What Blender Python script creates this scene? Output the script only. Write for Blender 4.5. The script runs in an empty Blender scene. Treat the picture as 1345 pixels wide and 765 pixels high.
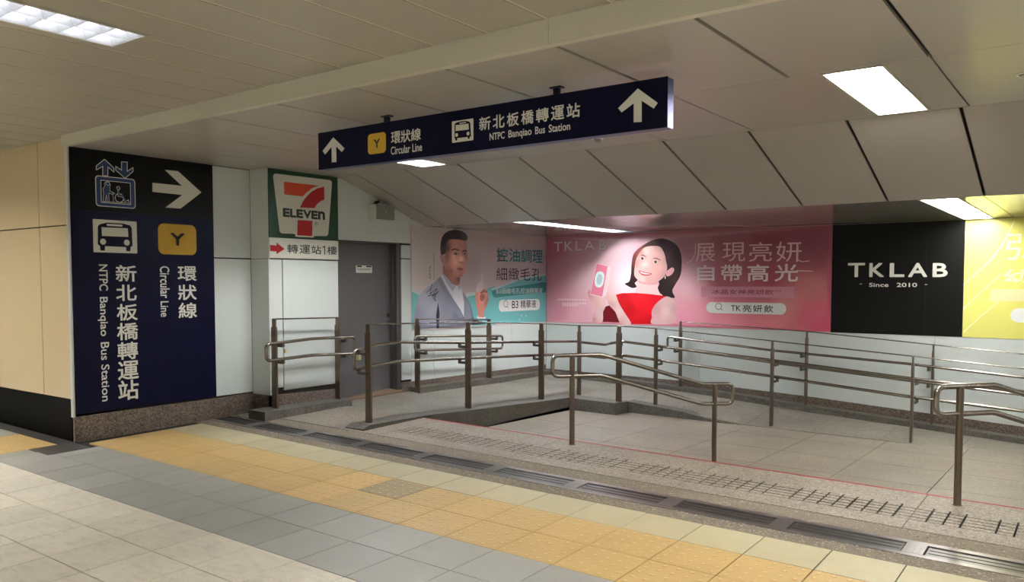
import bpy, bmesh, math, random
from mathutils import Vector, Matrix
C = bpy.context.scene.collection
SC = bpy.context.scene
random.seed(7)
R = math.radians
# ------------------------------------------------------------------ camera, world, exposure
cd = bpy.data.cameras.new('camera'); cam = bpy.data.objects.new('camera', cd); C.objects.link(cam)
cam.location = (0, 0, 1.6)
cam.rotation_euler = (R(90) - math.atan(53/1068.), 0, R(36.5))
cd.sensor_width = 36; cd.lens = 36*1068/1345.
cd.shift_x = (672.5-665)/1345.; cd.shift_y = (424-382.5)/1345.
cd.clip_start = .02; cd.clip_end = 100
SC.camera = cam
w = bpy.data.worlds.new('world'); SC.world = w; w.use_nodes = True
w.node_tree.nodes['Background'].inputs[0].default_value = (1, .96, .90, 1)
w.node_tree.nodes['Background'].inputs[1].default_value = .05
SC.view_settings.view_transform = 'Standard'; SC.view_settings.look = 'None'
SC.view_settings.gamma = 1; SC.view_settings.exposure = 1.05
LAMP = 22.0       # radiance of the fluorescent fixtures
SC.cycles.max_bounces = 10; SC.cycles.diffuse_bounces = 5
SC.cycles.caustics_reflective = False; SC.cycles.caustics_refractive = False
SC.cycles.sample_clamp_indirect = 6
# ------------------------------------------------------------------ materials
def s2l(c):
    return tuple((x/12.92 if x <= .04045 else ((x+.055)/1.055)**2.4) for x in c)
def mat(name, col, rough=.5, metal=0, noise=0, nscale=8, bump=0, bscale=60, coat=0, crough=.1, emit=None, rnd=0, spec=.5, speck=None, streak=None):
    """col in sRGB 0..1. noise: mottling; speck=(colour, scale, threshold): granite grains; rnd: tint by object"""
    m = bpy.data.materials.new(name); m.use_nodes = True
    nt = m.node_tree; N = nt.nodes; L = nt.links; b = N['Principled BSDF']
    base = s2l(col) + (1,)
    b.inputs['Base Color'].default_value = base
    b.inputs['Roughness'].default_value = rough; b.inputs['Metallic'].default_value = metal
    b.inputs['Specular IOR Level'].default_value = spec
    if coat:
        b.inputs['Coat Weight'].default_value = coat; b.inputs['Coat Roughness'].default_value = crough
    if emit:
        b.inputs['Emission Color'].default_value = s2l(emit[0]) + (1,); b.inputs['Emission Strength'].default_value = emit[1]
    out = None
    if noise or speck or rnd or bump or streak:
        tc = N.new('ShaderNodeTexCoord')
        geo = N.new('ShaderNodeNewGeometry')
        src = geo.outputs['Position']
    def mult(colsock, facsock):
        mx = N.new('ShaderNodeMix'); mx.data_type = 'RGBA'; mx.blend_type = 'MULTIPLY'
        mx.inputs[0].default_value = 1
        if colsock is None: mx.inputs[6].default_value = base
        else: L.new(colsock, mx.inputs[6])
        L.new(facsock, mx.inputs[7]); return mx.outputs[2]
    if noise:
        t = N.new('ShaderNodeTexNoise'); t.inputs['Scale'].default_value = nscale; t.inputs['Detail'].default_value = 6
        t.inputs['Roughness'].default_value = .6
        L.new(src, t.inputs['Vector'])
        mr = N.new('ShaderNodeMapRange'); mr.inputs[1].default_value = .3; mr.inputs[2].default_value = .7
        mr.inputs[3].default_value = 1-noise; mr.inputs[4].default_value = 1+noise*.5
        L.new(t.outputs[0], mr.inputs[0]); out = mult(out, mr.outputs[0])
    if streak:
        mp = N.new('ShaderNodeMapping'); mp.inputs['Scale'].default_value = streak[1]
        L.new(src, mp.inputs['Vector'])
        t = N.new('ShaderNodeTexNoise'); t.inputs['Scale'].default_value = 1; t.inputs['Detail'].default_value = 8
        L.new(mp.outputs[0], t.inputs['Vector'])
        mr = N.new('ShaderNodeMapRange'); mr.inputs[1].default_value = .52; mr.inputs[2].default_value = .75
        mr.inputs[3].default_value = 1; mr.inputs[4].default_value = 1-streak[0]
        L.new(t.outputs[0], mr.inputs[0]); out = mult(out, mr.outputs[0])
    if speck:
        for k, (amt, sc) in enumerate(((speck[1], speck[2]), (speck[1]*.7, speck[2]*2.3))):
            v = N.new('ShaderNodeTexVoronoi'); v.inputs['Scale'].default_value = sc
            L.new(src, v.inputs['Vector'])
            sp = N.new('ShaderNodeSeparateColor'); L.new(v.outputs['Color'], sp.inputs[0])
            mr = N.new('ShaderNodeMapRange'); mr.inputs[3].default_value = 1-amt; mr.inputs[4].default_value = 1+amt*.8
            L.new(sp.outputs[0], mr.inputs[0]); out = mult(out, mr.outputs[0])
    if rnd:
        oi = N.new('ShaderNodeObjectInfo')
        mr = N.new('ShaderNodeMapRange'); mr.inputs[3].default_value = 1-rnd; mr.inputs[4].default_value = 1+rnd*.5
        L.new(oi.outputs['Random'], mr.inputs[0]); out = mult(out, mr.outputs[0])
    if out is not None: L.new(out, b.inputs['Base Color'])
    if bump:
        t = N.new('ShaderNodeTexNoise'); t.inputs['Scale'].default_value = bscale; t.inputs['Detail'].default_value = 4
        L.new(src, t.inputs['Vector'])
        bp = N.new('ShaderNodeBump'); bp.inputs['Strength'].default_value = bump; bp.inputs['Distance'].default_value = .003
        L.new(t.outputs[0], bp.inputs['Height']); L.new(bp.outputs[0], b.inputs['Normal'])
    return m
M = {}
M['tile_white'] = mat('white terrazzo tile', (.85,.82,.75), .5, noise=.10, nscale=3, speck=(0,.12,300), rnd=.08, streak=(.16,(9,22,9)), bump=.15)
M['tile_grey'] = mat('grey tile', (.61,.605,.575), .48, noise=.08, nscale=3, speck=(0,.08,320), rnd=.10, bump=.15)
M['tile_yellow'] = mat('yellow tactile tile', (.76,.635,.405), .5, noise=.07, nscale=5, rnd=.06)
M['dome_highlight'] = mat('painted dome highlights', (.80,.685,.46), .5)  # lighter colour stands in for the highlights on the dome tops
M['tile_yellow_new'] = mat('bright yellow tile', (.81,.67,.42), .5, noise=.04, nscale=5)
M['tile_yellow_old'] = mat('worn yellow tile', (.62,.55,.40), .55, noise=.10, nscale=8)
M['tile_beige'] = mat('beige tile', (.72,.68,.545), .5, noise=.07, nscale=5, rnd=.05, speck=(0,.05,300))
M['grout'] = mat('dark grout', (.14,.12,.10), .9, noise=.2, nscale=12)
M['dark_tile'] = mat('dark cover plate', (.25,.235,.215), .5, noise=.12, nscale=30, bump=.3)
M['pebble'] = mat('washed pebble', (.60,.56,.49), .6, speck=(0,.35,55), noise=.2, nscale=30)
M['mortar'] = mat('pebble mortar', (.47,.43,.365), .9, noise=.3, nscale=90)
M['apron'] = mat('exposed aggregate slab', (.545,.505,.455), .62, noise=.16, nscale=2.2, speck=(0,.42,90), bump=.3)
M['granite_floor'] = mat('flamed granite slab', (.53,.495,.445), .5, noise=.18, nscale=1.6, speck=(0,.22,85), rnd=.05, bump=.2)
M['granite_ramp'] = mat('grey granite ramp slab', (.51,.49,.45), .55, noise=.22, nscale=1.8, speck=(0,.3,85), rnd=.05, bump=.2)
M['granite_curb'] = mat('grey granite kerb', (.37,.355,.325), .6, noise=.25, nscale=4, speck=(0,.4,85), bump=.3)
M['granite_base'] = mat('brown granite skirting', (.42,.37,.335), .35, noise=.1, nscale=5, speck=(0,.6,80))
M['groove'] = mat('dark groove base', (.13,.115,.10), .9)  # dark base seen at the bottom of the cut grid
M['steel_drain'] = mat('brushed drain steel', (.52,.50,.49), .3, .7, noise=.1, nscale=14)
M['steel_grate'] = mat('drain grate steel', (.37,.36,.355), .3, .7, noise=.15, nscale=14)
M['drain_dark'] = mat('drain recess', (.05,.05,.05), .8)
M['red_tape'] = mat('red tape', (.66,.13,.17), .5)
M['dark_red'] = mat('dark red joint', (.30,.09,.10), .6)
M['rail'] = mat('brushed stainless rail', (.58,.55,.52), .26, 1)
M['post'] = mat('brushed stainless post', (.46,.41,.36), .36, .9)
M['bracket'] = mat('rail bracket', (.34,.31,.28), .5, .7)
M['panel_white'] = mat('white enamel panel', (.80,.83,.825), .32, coat=.6, crough=.12, spec=.4)
M['panel_grey'] = mat('pale grey ceiling panel', (.665,.64,.61), .42, coat=.35, crough=.17)
M['panel_low'] = mat('glossy ceiling panel', (.60,.58,.55), .35, coat=.9, crough=.07)
M['joint'] = mat('dark joint', (.19,.17,.15), .9)
M['joint_soft'] = mat('grey joint', (.33,.31,.28), .8)
M['slat'] = mat('beige ceiling slat', (.625,.60,.545), .5, coat=.15, crough=.3)
M['slat_gap'] = mat('pale slat joint', (.78,.74,.66), .6)
M['beam'] = mat('cream fascia', (.76,.74,.68), .5)
M['beige_wall'] = mat('cream wall panel', (.78,.70,.55), .35, coat=.4, crough=.15)
M['black_base'] = mat('black skirting', (.008,.008,.007), .4, spec=.06)
M['alu'] = mat('pale aluminium edge', (.80,.80,.79), .4, .3)
M['navy'] = mat('navy sign film', (.012,.016,.14), .45, spec=.14)
M['navy_frame'] = mat('navy painted metal', (.02,.03,.15), .4, .1, spec=.3)
M['sign_edge'] = mat('satin sign edge', (.30,.31,.50), .35, .5)
M['black_film'] = mat('black sign film', (.012,.012,.018), .45, spec=.15)
M['sign_white'] = mat('sign white', (.84,.84,.80), .5)
M['sign_yellow'] = mat('sign yellow', (.80,.64,.17), .5)
M['sign_gold'] = mat('sign gold', (.78,.62,.16), .5)
M['sign_blue'] = mat('sign blue', (.08,.19,.40), .5)
M['green'] = mat('dark green film', (.03,.21,.12), .4)
M['logo_dark'] = mat('very dark green film', (.02,.10,.07), .45)
M['orange'] = mat('orange red film', (.80,.27,.13), .5)
M['red'] = mat('dark red film', (.66,.06,.08), .5)
M['ink'] = mat('black ink', (.05,.05,.05), .5)
M['door'] = mat('dark grey door paint', (.335,.33,.335), .42, noise=.04, nscale=3)
M['door_frame'] = mat('door frame paint', (.27,.26,.26), .45)
M['steel'] = mat('bright steel', (.7,.69,.67), .25, 1)
M['concrete'] = mat('brown concrete sill', (.46,.37,.29), .8, noise=.25, nscale=14)
def lit(g):
    k = 'lit %.2f' % g
    if k not in M: M[k] = mat('fluorescent light %.2f' % g, (1,1,1), .5, emit=((1,.995,.98), LAMP*g))
    return k
M['louvre'] = mat('satin louvre blade', (.93,.94,.97), .25, .6)
M['reflector'] = mat('bluish reflector', (.62,.70,.86), .3, .5)
M['lamp_frame'] = mat('lamp frame', (.66,.64,.60), .4)
M['plastic'] = mat('pale grey plastic', (.80,.80,.77), .4)
M['plastic_dark'] = mat('grey plastic face', (.50,.50,.46), .35)
M['yellow_tag'] = mat('cream plastic cap', (.80,.76,.62), .5)
# ------------------------------------------------------------------ geometry helpers
FA, FB = -.0139, .0174
def fz(x, y): return FA*x + FB*y           # the upper floor is slightly inclined
class MB:
    def __init__(s): s.v = []; s.f = []; s.m = []; s.mi = 0
    def add(s, vs, fs):
        o = len(s.v); s.v += [tuple(v) for v in vs]; s.f += [tuple(i+o for i in f) for f in fs]; s.m += [s.mi]*len(fs)
        return s
    def box(s, x0, x1, y0, y1, z0, z1):
        return s.add([(x0,y0,z0),(x1,y0,z0),(x1,y1,z0),(x0,y1,z0),(x0,y0,z1),(x1,y0,z1),(x1,y1,z1),(x0,y1,z1)],
              [(0,3,2,1),(4,5,6,7),(0,1,5,4),(1,2,6,5),(2,3,7,6),(3,0,4,7)])
    def bbox(s, x0, x1, y0, y1, z0, z1, b=.003):
        """box with a chamfered top edge"""
        return s.add([(x0,y0,z0),(x1,y0,z0),(x1,y1,z0),(x0,y1,z0),(x0,y0,z1-b),(x1,y0,z1-b),(x1,y1,z1-b),(x0,y1,z1-b),
                      (x0+b,y0+b,z1),(x1-b,y0+b,z1),(x1-b,y1-b,z1),(x0+b,y1-b,z1)],
              [(0,3,2,1),(0,1,5,4),(1,2,6,5),(2,3,7,6),(3,0,4,7),(4,5,9,8),(5,6,10,9),(6,7,11,10),(7,4,8,11),(8,9,10,11)])
    def hexa(s, bot, top):
        return s.add(list(bot)+list(top), [(0,3,2,1),(4,5,6,7),(0,1,5,4),(1,2,6,5),(2,3,7,6),(3,0,4,7)])
    def cyl(s, p, q, r, n=12, r2=None):
        p = Vector(p); q = Vector(q); d = (q-p).normalized(); a = d.orthogonal().normalized(); b = d.cross(a)
        r2 = r if r2 is None else r2
        vs = [p+(a*math.cos(t)+b*math.sin(t))*r for t in [2*math.pi*i/n for i in range(n)]]
        vs += [q+(a*math.cos(t)+b*math.sin(t))*r2 for t in [2*math.pi*i/n for i in range(n)]]
        return s.add(vs, [tuple(reversed(range(n))), tuple(range(n, 2*n))] + [(i,(i+1)%n,n+(i+1)%n,n+i) for i in range(n)])
    def tube(s, pts, r, closed=False, n=10):
        P = [Vector(p) for p in pts]; k = len(P); rings = []
        T = []
        for i in range(k):
            if closed: a, b = P[i-1], P[(i+1)%k]
            else: a, b = P[max(i-1,0)], P[min(i+1,k-1)]
            T.append((b-a).normalized())
        up = T[0].orthogonal().normalized()
        if abs(T[0].z) < .95: up = (Vector((0,0,1)) - T[0]*T[0].z).normalized()
        vs = []
        for i in range(k):
            up = (up - T[i]*up.dot(T[i])).normalized(); sd = T[i].cross(up)
            vs += [P[i] + (up*math.cos(t)+sd*math.sin(t))*r for t in [2*math.pi*j/n for j in range(n)]]
        fs = []
        for i in range(k if closed else k-1):
            a, b = i*n, ((i+1)%k)*n
            fs += [(a+j, a+(j+1)%n, b+(j+1)%n, b+j) for j in range(n)]
        if not closed: fs += [tuple(reversed(range(n))), tuple(range((k-1)*n, k*n))]
        return s.add(vs, fs)
    def build(s, name, m, parent=None, smooth=False, **kw):
        me = bpy.data.meshes.new(name); me.from_pydata(s.v, [], s.f)
        for x in (m if isinstance(m, (list, tuple)) else [m]): me.materials.append(M[x] if isinstance(x, str) else x)
        if any(s.m): me.polygons.foreach_set('material_index', s.m)
        bm = bmesh.new(); bm.from_mesh(me)
        if not kw.pop('flat', False): bmesh.ops.recalc_face_normals(bm, faces=bm.faces)
        bm.to_mesh(me); bm.free()
        if smooth:
            me.polygons.foreach_set('use_smooth', [True]*len(me.polygons))
            try: me.set_sharp_from_angle(angle=R(40))
            except Exception: pass
        return link(name, me, parent, **kw)
def link(name, data, parent=None, loc=None, **kw):
    o = bpy.data.objects.new(name, data); C.objects.link(o)
    if parent is not None: o.parent = parent
    if loc is not None: o.location = loc
    tag(o, **kw); return o
def tag(o, **kw):
    for k, v in kw.items():
        if v is not None: o[k] = v
    return o
def struct(name, mb, m, parent=None, **kw):
    if parent is None: kw['kind'] = 'structure'
    return mb.build(name, m, parent, **kw)
def empty(name, loc, rot=(0,0,0), **kw):
    o = link(name, None, None, loc, **kw); o.rotation_euler = rot; o.empty_display_size = .1; return o
def P3(plane, off, lift, u, v):
    return (off+lift, u, v) if plane == 'X' else (u, off-lift, v)
def slab(mb, plane, off, lift, poly, th):
    """polygon standing on a wall plane, its face proud of the plane by lift, th thick"""
    n = len(poly); fr = [P3(plane, off, lift, *p) for p in poly]; bk = [P3(plane, off, lift-th, *p) for p in poly]
    o = len(mb.v); mb.v += fr+bk
    tris = tess(poly)
    mb.f += [tuple(o+i for i in t) for t in tris] + [tuple(o+n+i for i in reversed(t)) for t in tris]
    k = 2*len(tris)
    mb.f += [(o+i, o+n+i, o+n+(i+1)%n, o+(i+1)%n) for i in range(n)]
    mb.m += [mb.mi]*(k+n); return mb
from mathutils.geometry import tessellate_polygon
def tess(poly):
    t = tessellate_polygon([[Vector((p[0], p[1], 0)) for p in poly]])
    res = []
    for a, b, c in t:
        A, B, D = poly[a], poly[b], poly[c]
        cr = (B[0]-A[0])*(D[1]-A[1])-(B[1]-A[1])*(D[0]-A[0])
        res.append((a, b, c) if cr > 0 else (a, c, b))
    return res
def flat(mb, plane, off, lift, poly, smooth=False):
    if smooth: poly = catmull(poly)
    mb.add([P3(plane, off, lift, *p) for p in poly], tess(poly)); return mb
def catmull(p, n=4):
    out = []; k = len(p)
    for i in range(k):
        a, b, c, d = p[i-1], p[i], p[(i+1)%k], p[(i+2)%k]
        for j in range(n):
            t = j/n
            out.append(tuple(.5*((2*b[q]) + (-a[q]+c[q])*t + (2*a[q]-5*b[q]+4*c[q]-d[q])*t*t + (-a[q]+3*b[q]-3*c[q]+d[q])*t**3) for q in (0,1)))
    return out
def rrect(u0, v0, u1, v1, r, n=5):
    if u0 > u1: u0, u1 = u1, u0
    if v0 > v1: v0, v1 = v1, v0
    out = []
    for cx, cy, a in ((u1-r,v0+r,-90),(u1-r,v1-r,0),(u0+r,v1-r,90),(u0+r,v0+r,180)):
        for i in range(n+1):
            t = R(a+90*i/n); out.append((cx+r*math.cos(t), cy+r*math.sin(t)))
    return out
def disc(cx, cy, rx, ry=None, n=16):
    ry = rx if ry is None else ry
    return [(cx+rx*math.cos(2*math.pi*i/n), cy+ry*math.sin(2*math.pi*i/n)) for i in range(n)]
def stroke(mb, plane, off, lift, pts, wd):
    for i in range(len(pts)-1):
        (a, b), (c, d) = pts[i], pts[i+1]; l = math.hypot(c-a, d-b) or 1e-6
        nx, ny = -(d-b)/l*wd/2, (c-a)/l*wd/2; ex, ey = (c-a)/l*wd*.3, (d-b)/l*wd*.3
        flat(mb, plane, off, lift+i*1e-5, [(a+nx-ex,b+ny-ey),(a-nx-ex,b-ny-ey),(c-nx+ex,d-ny+ey),(c+nx+ex,d+ny+ey)])
from mathutils.geometry import delaunay_2d_cdt
def painted(parent, o, plane, off, lift, name, poly, samples, step, gain=1.0, power=2.6):
    """flat print with a continuous range of ink colours, blended between sampled points"""
    n = len(poly); vs = [Vector(p) for p in poly]; ed = [(i, (i+1) % n) for i in range(n)]
    u0, u1 = min(p[0] for p in poly), max(p[0] for p in poly); v0, v1 = min(p[1] for p in poly), max(p[1] for p in poly)
    j = v0+step*.5; r = 0
    while j < v1:
        i = u0+step*(.5 if r % 2 else .25)
        while i < u1: vs.append(Vector((i, j))); i += step
        j += step; r += 1
    V_, E_, F_, *_r = delaunay_2d_cdt(vs, ed, [tuple(range(n))], 1, 1e-6)
    me = bpy.data.meshes.new(name); me.from_pydata([tuple(c-q for c, q in zip(P3(plane, off, lift, v[0], v[1]), o)) for v in V_], [], [tuple(f) for f in F_])
    at = me.color_attributes.new('ink', 'FLOAT_COLOR', 'POINT')
    for k, v in enumerate(V_):
        sw = 0; c = [0,0,0]
        for (a, b_), col in samples:
            w_ = 1/((v[0]-a)**2+(v[1]-b_)**2+1e-7)**(power/2); sw += w_
            for q in range(3): c[q] += w_*col[q]
        c = s2l([min(1, max(0, x/sw/255*gain)) for x in c]); at.data[k].color = (*c, 1)
    if 'printed ink' not in M:
        m = mat('printed ink', (1,1,1), .45, spec=.25, coat=.1, crough=.15); N = m.node_tree.nodes
        a = N.new('ShaderNodeAttribute'); a.attribute_name = 'ink'; m.node_tree.links.new(a.outputs['Color'], N['Principled BSDF'].inputs['Base Color']); M['printed ink'] = m
    me.materials.append(M['printed ink']); return link(name, me, parent)
_tc = {}
def glyphs(s, bold=0.0):
    key = (s, bold)
    if key not in _tc:
        cu = bpy.data.curves.new('t', 'FONT'); cu.body = s; cu.size = 1; cu.offset = bold; cu.resolution_u = 3
        o = bpy.data.objects.new('t', cu); C.objects.link(o)
        dg = bpy.context.evaluated_depsgraph_get(); dg.update()
        me = bpy.data.meshes.new_from_object(o.evaluated_get(dg))
        vs = [(v.co.x, v.co.y) for v in me.vertices]; fs = [tuple(p.vertices) for p in me.polygons]
        bpy.data.objects.remove(o); bpy.data.meshes.remove(me); bpy.data.curves.remove(cu)
        _tc[key] = (vs, fs)
    return _tc[key]
def text(mb, plane, off, lift, s, box, bold=0.0, rot=0, skew=0, shear=0):
    """lettering fitted to the box (u0,v0,u1,v1); rot=-90 reads downwards"""
    vs, fs = glyphs(s)
    if not vs: return
    if rot == -90: vs = [(y, -x) for x, y in vs]
    x0 = min(v[0] for v in vs); x1 = max(v[0] for v in vs); y0 = min(v[1] for v in vs); y1 = max(v[1] for v in vs)
    u0, u1 = sorted((box[0], box[2])); v0, v1 = sorted((box[1], box[3]))
    d = max(bold, 0)*(v1-v0 if rot == 0 else u1-u0)*.8; u0 += d; u1 -= d; v0 += d; v1 -= d
    P = []
    for x, y in vs:
        a = (x-x0)/(x1-x0 or 1); b = (y-y0)/(y1-y0 or 1)
        P.append((u0+a*(u1-u0)+shear*b*(v1-v0), v0+b*(v1-v0)))
    fs2 = []
    for f in fs:
        ar = sum(P[f[i]][0]*P[f[(i+1)%len(f)]][1]-P[f[(i+1)%len(f)]][0]*P[f[i]][1] for i in range(len(f)))
        fs2.append(f if ar > 0 else tuple(reversed(f)))
    k = 0     # heavier strokes: the outline printed again a hair to each side
    for du, dv in ([(0,0)] if d == 0 else [(0,0),(1,0),(-1,0),(0,1),(0,-1),(.7,.7),(-.7,.7),(.7,-.7),(-.7,-.7)]):
        mb.add([P3(plane, off, lift+k*.00002, p[0]+du*d, p[1]+dv*d) for p in P], fs2); k += 1
def letter(parent, o, plane, off, lift, s, box, m, bold=0.0, rot=0, shear=0, name='lettering'):
    b = MB(); text(b, plane, off, lift, s, box, bold, rot, shear=shear); return rel(b, o).build(name, m, parent)
def rel(b, o): b.v = [(x-o[0], y-o[1], z-o[2]) for x, y, z in b.v]; return b
def bx(d, key):      # bounding box of a stored outline
    p = d[key]; us = [q[0] for q in p]; vs = [q[1] for q in p]; return (min(us), min(vs), max(us), max(vs))
def fillet(pts, r, closed=True, n=5):
    P = [Vector(p) for p in pts]; k = len(P); out = []
    for i in range(k):
        if not closed and i in (0, k-1): out.append(P[i]); continue
        a, b, c = P[i-1], P[i], P[(i+1)%k]; d1 = (a-b); d2 = (c-b)
        ang = d1.angle(d2)
        rr = r if ang < R(140) else .03
        t = min(rr/math.tan(ang/2) if ang < R(140) else .03, d1.length*.48, d2.length*.48)
        p0 = b+d1.normalized()*t; p1 = b+d2.normalized()*t
        for j in range(n+1):
            q = j/n; out.append(p0*(1-q)**2 + b*2*q*(1-q) + p1*q*q)
    return out
def cut(rect, holes, eps=0):
    """rectangle minus axis-aligned holes, as rectangles"""
    rs = [rect]
    for (a0, a1, b0, b1) in holes:
        nx = []
        for (x0, x1, y0, y1) in rs:
            if a1 <= x0 or a0 >= x1 or b1 <= y0 or b0 >= y1: nx.append((x0,x1,y0,y1)); continue
            if a0 > x0: nx.append((x0,a0,y0,y1))
            if a1 < x1: nx.append((a1,x1,y0,y1))
            if b0 > y0: nx.append((max(x0,a0),min(x1,a1),y0,b0))
            if b1 < y1: nx.append((max(x0,a0),min(x1,a1),b1,y1))
        rs = nx
    return [r for r in rs if r[1]-r[0] > .012 and r[3]-r[2] > .012]
# ------------------------------------------------------------------ upper floor: tiles on an inclined bed
LX0, LX1 = -12.0, 5.0
FROT = (math.atan(FB), -math.atan(FA), 0)
mb = MB(); mb.box(LX0, LX1, -3.5, 5.36, -.25, -.012)
floor = struct('floor', mb, 'grout'); floor.rotation_euler = FROT
def tile_mesh(wx, wy, m, gap=.007, domes=0, name='tile'):
    b = MB(); b.bbox(gap/2, wx-gap/2, gap/2, wy-gap/2, -.012, 0, .0005)
    if domes:
        p = wx/domes
        ny = max(1, round(wy/p))
        for i in range(domes):
            for j in range(ny):
                cx, cy = (i+.5)*p, (j+.5)*wy/ny; n = 7; v = []
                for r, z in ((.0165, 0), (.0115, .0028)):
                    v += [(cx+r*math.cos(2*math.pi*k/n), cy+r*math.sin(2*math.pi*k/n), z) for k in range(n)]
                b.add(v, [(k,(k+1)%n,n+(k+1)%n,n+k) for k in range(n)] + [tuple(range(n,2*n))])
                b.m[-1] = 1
    me = bpy.data.meshes.new(name); me.from_pydata(b.v, [], b.f); me.materials.append(M[m]); me.materials.append(M['dome_highlight']); me.polygons.foreach_set('material_index', b.m); return me
PX_, XO = .3805, -1.203
ROWS = [1.26, 1.645, 2.03, 2.415, 2.80, 3.1875, 3.575, 3.955, 4.335, 4.70]
meshes = {}
def tile(x, y, wx, wy, m, domes=0, gap=.007):
    key = (round(wx,3), round(wy,3), m, domes)
    if key not in meshes: meshes[key] = tile_mesh(wx, wy, m, gap, domes)
    o = link('tile', meshes[key], floor, (x, y, random.uniform(-.0006, .0006))); return o
for r in range(9):
    y0, y1 = ROWS[r], ROWS[r+1]
    kx0 = {0:-13, 1:-15, 2:-18, 3:-20}.get(r, -21)
    for k in range(kx0, 5):
        x = XO + k*PX_
        m, dm = ('tile_white', 0) if r < 4 else ('tile_grey', 0) if r < 6 else ('tile_yellow', 5) if r < 8 else ('tile_beige', 0)
        if r >= 6 and x < -7.42: continue
        if r == 5 and x < -7.0: continue
        if r == 4 and x < -7.3: continue
        if r == 6 and k == -9: m = 'tile_yellow_new'
        if r == 7 and k == -9: m = 'tile_yellow_new'
        if r == 7 and k == -8: m = 'tile_yellow_old'
        tile(x, y0, PX_, y1-y0, m, dm)
# strip at the wall corner: part tiles, a dark cover plate and the tactile row that goes on behind the corner
tile(-7.09, 3.1875, .178, .3875, 'tile_grey'); tile(-7.45, 2.80, .158, .335, 'tile_grey')
for x in (-8.211, -7.8305):
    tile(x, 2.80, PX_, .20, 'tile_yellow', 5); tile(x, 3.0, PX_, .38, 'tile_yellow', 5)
mb = MB(); mb.bbox(-7.45, -7.09, 3.135, 3.50, -.01, .001)
mb.build('cover_plate', 'dark_tile', floor, label='dark grey cover plate at the wall corner')
mb = MB(); mb.bbox(-12, -7.45, 3.38, 3.56, -.01, 0)
mb.build('floor_strip', 'dark_tile', floor, label='dark stone strip along the black skirting')
# plain bed beyond the laid tiles (behind and beside the camera)
def bed(x0, x1, y0, y1, m, rowh=.385):
    b = MB(); x = x0
    while x < x1-.01:
        y = y0
        while y < y1-.01:
            b.bbox(x+.002, min(x+.761, x1)-.002, y+.002, min(y+rowh*2, y1)-.002, -.012, 0); y += rowh*2
        x += .761
    b.build('tile_bed', m, floor, kind='stuff')
bed(LX0, XO-20*PX_, ROWS[0], 2.80, 'tile_white'); bed(XO+5*PX_, LX1, ROWS[0], 2.80, 'tile_white')
bed(LX0, LX1, -3.5, ROWS[0], 'tile_white')
bed(XO+5*PX_, LX1, 2.80, 3.575, 'tile_grey'); bed(XO+5*PX_, LX1, 3.575, 4.335, 'tile_yellow'); bed(XO+5*PX_, LX1, 4.335, 4.70, 'tile_beige')
# small wedge tiles between the dark rows and the lattice
bed(LX0, -8.213, 2.80, 3.38, 'tile_grey')
# mortar beds of the two pebble strips and the pebbles
for (a, b_) in ((4.70, 4.865), (5.145, 5.36)):
    mb = MB(); mb.box(-7.42, LX1, a, b_, -.012, -.003); mb.build('pebble_bed', 'mortar', floor)
pb = MB(); rr = random.Random(3)
ico = [(0,0,1),(.894,0,.447),(.276,.851,.447),(-.724,.526,.447),(-.724,-.526,.447),(.276,-.851,.447)]
for (a, b_, dens) in ((4.71, 4.86, 1.0), (5.15, 5.34, .8)):
    x = -7.4
    while x < 1.2:
        for k in range(int(16*dens*(1 if x > -4.5 else .7))):
            px, py, s = x+rr.uniform(0,.05), rr.uniform(a, b_), rr.uniform(.006,.012)
            ang = rr.uniform(0, 6.28); ca, sa = math.cos(ang), math.sin(ang); e = rr.uniform(.6,1)
            pb.add([(px+(v[0]*ca-v[1]*e*sa)*s, py+(v[0]*sa+v[1]*e*ca)*s, -.004+v[2]*s*.62) for v in ico], [(0,1,2),(0,2,3),(0,3,4),(0,4,5),(0,5,1)])
        x += .05
pb.build('pebbles', 'pebble', floor, kind='stuff', flat=True)
# ------------------------------------------------------------------ drain
dr = empty('floor_drain', (0,0,0), FROT, label='long steel channel drain with recessed grates across the floor between beige tiles and stone apron', category='drain')
mb = MB()
mb.box(-7.42, LX1, 4.865, 4.915, -.02, .0005); mb.box(-7.42, LX1, 5.095, 5.145, -.02, .0005)
mb.build('frame', 'steel_drain', dr)
mb = MB(); mb.box(-7.42, LX1, 4.915, 5.095, -.05, -.03); mb.build('channel', 'drain_dark', dr)
gm = None; cm = None
for k in range(-8, 6):
    xc = -1.585 + k*.748
    if xc < -7.3: continue
    if cm is None:
        b = MB(); b.bbox(-.055, .055, 4.912, 5.098, -.02, .0015, .002)
        for q in (-.03, .0, .03): b.box(q-.002, q+.002, 4.93, 5.08, .0015, .0022)
        o = b.build('crossbar', 'steel_drain', dr, loc=(xc,0,0)); cm = o.data
        b = MB()
        for q in range(3):
            y = 4.924+q*.055; b.bbox(.062, .686, y, y+.047, -.02, -.005, .004)
        b.box(.062,.074,4.92,5.09,-.02,-.006); b.box(.674,.686,4.92,5.09,-.02,-.006)
        o = b.build('grate', 'steel_grate', dr, loc=(xc,0,0)); gm = o.data
    else:
        link('crossbar', cm, dr, (xc,0,0)); link('grate', gm, dr, (xc,0,0))
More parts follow.
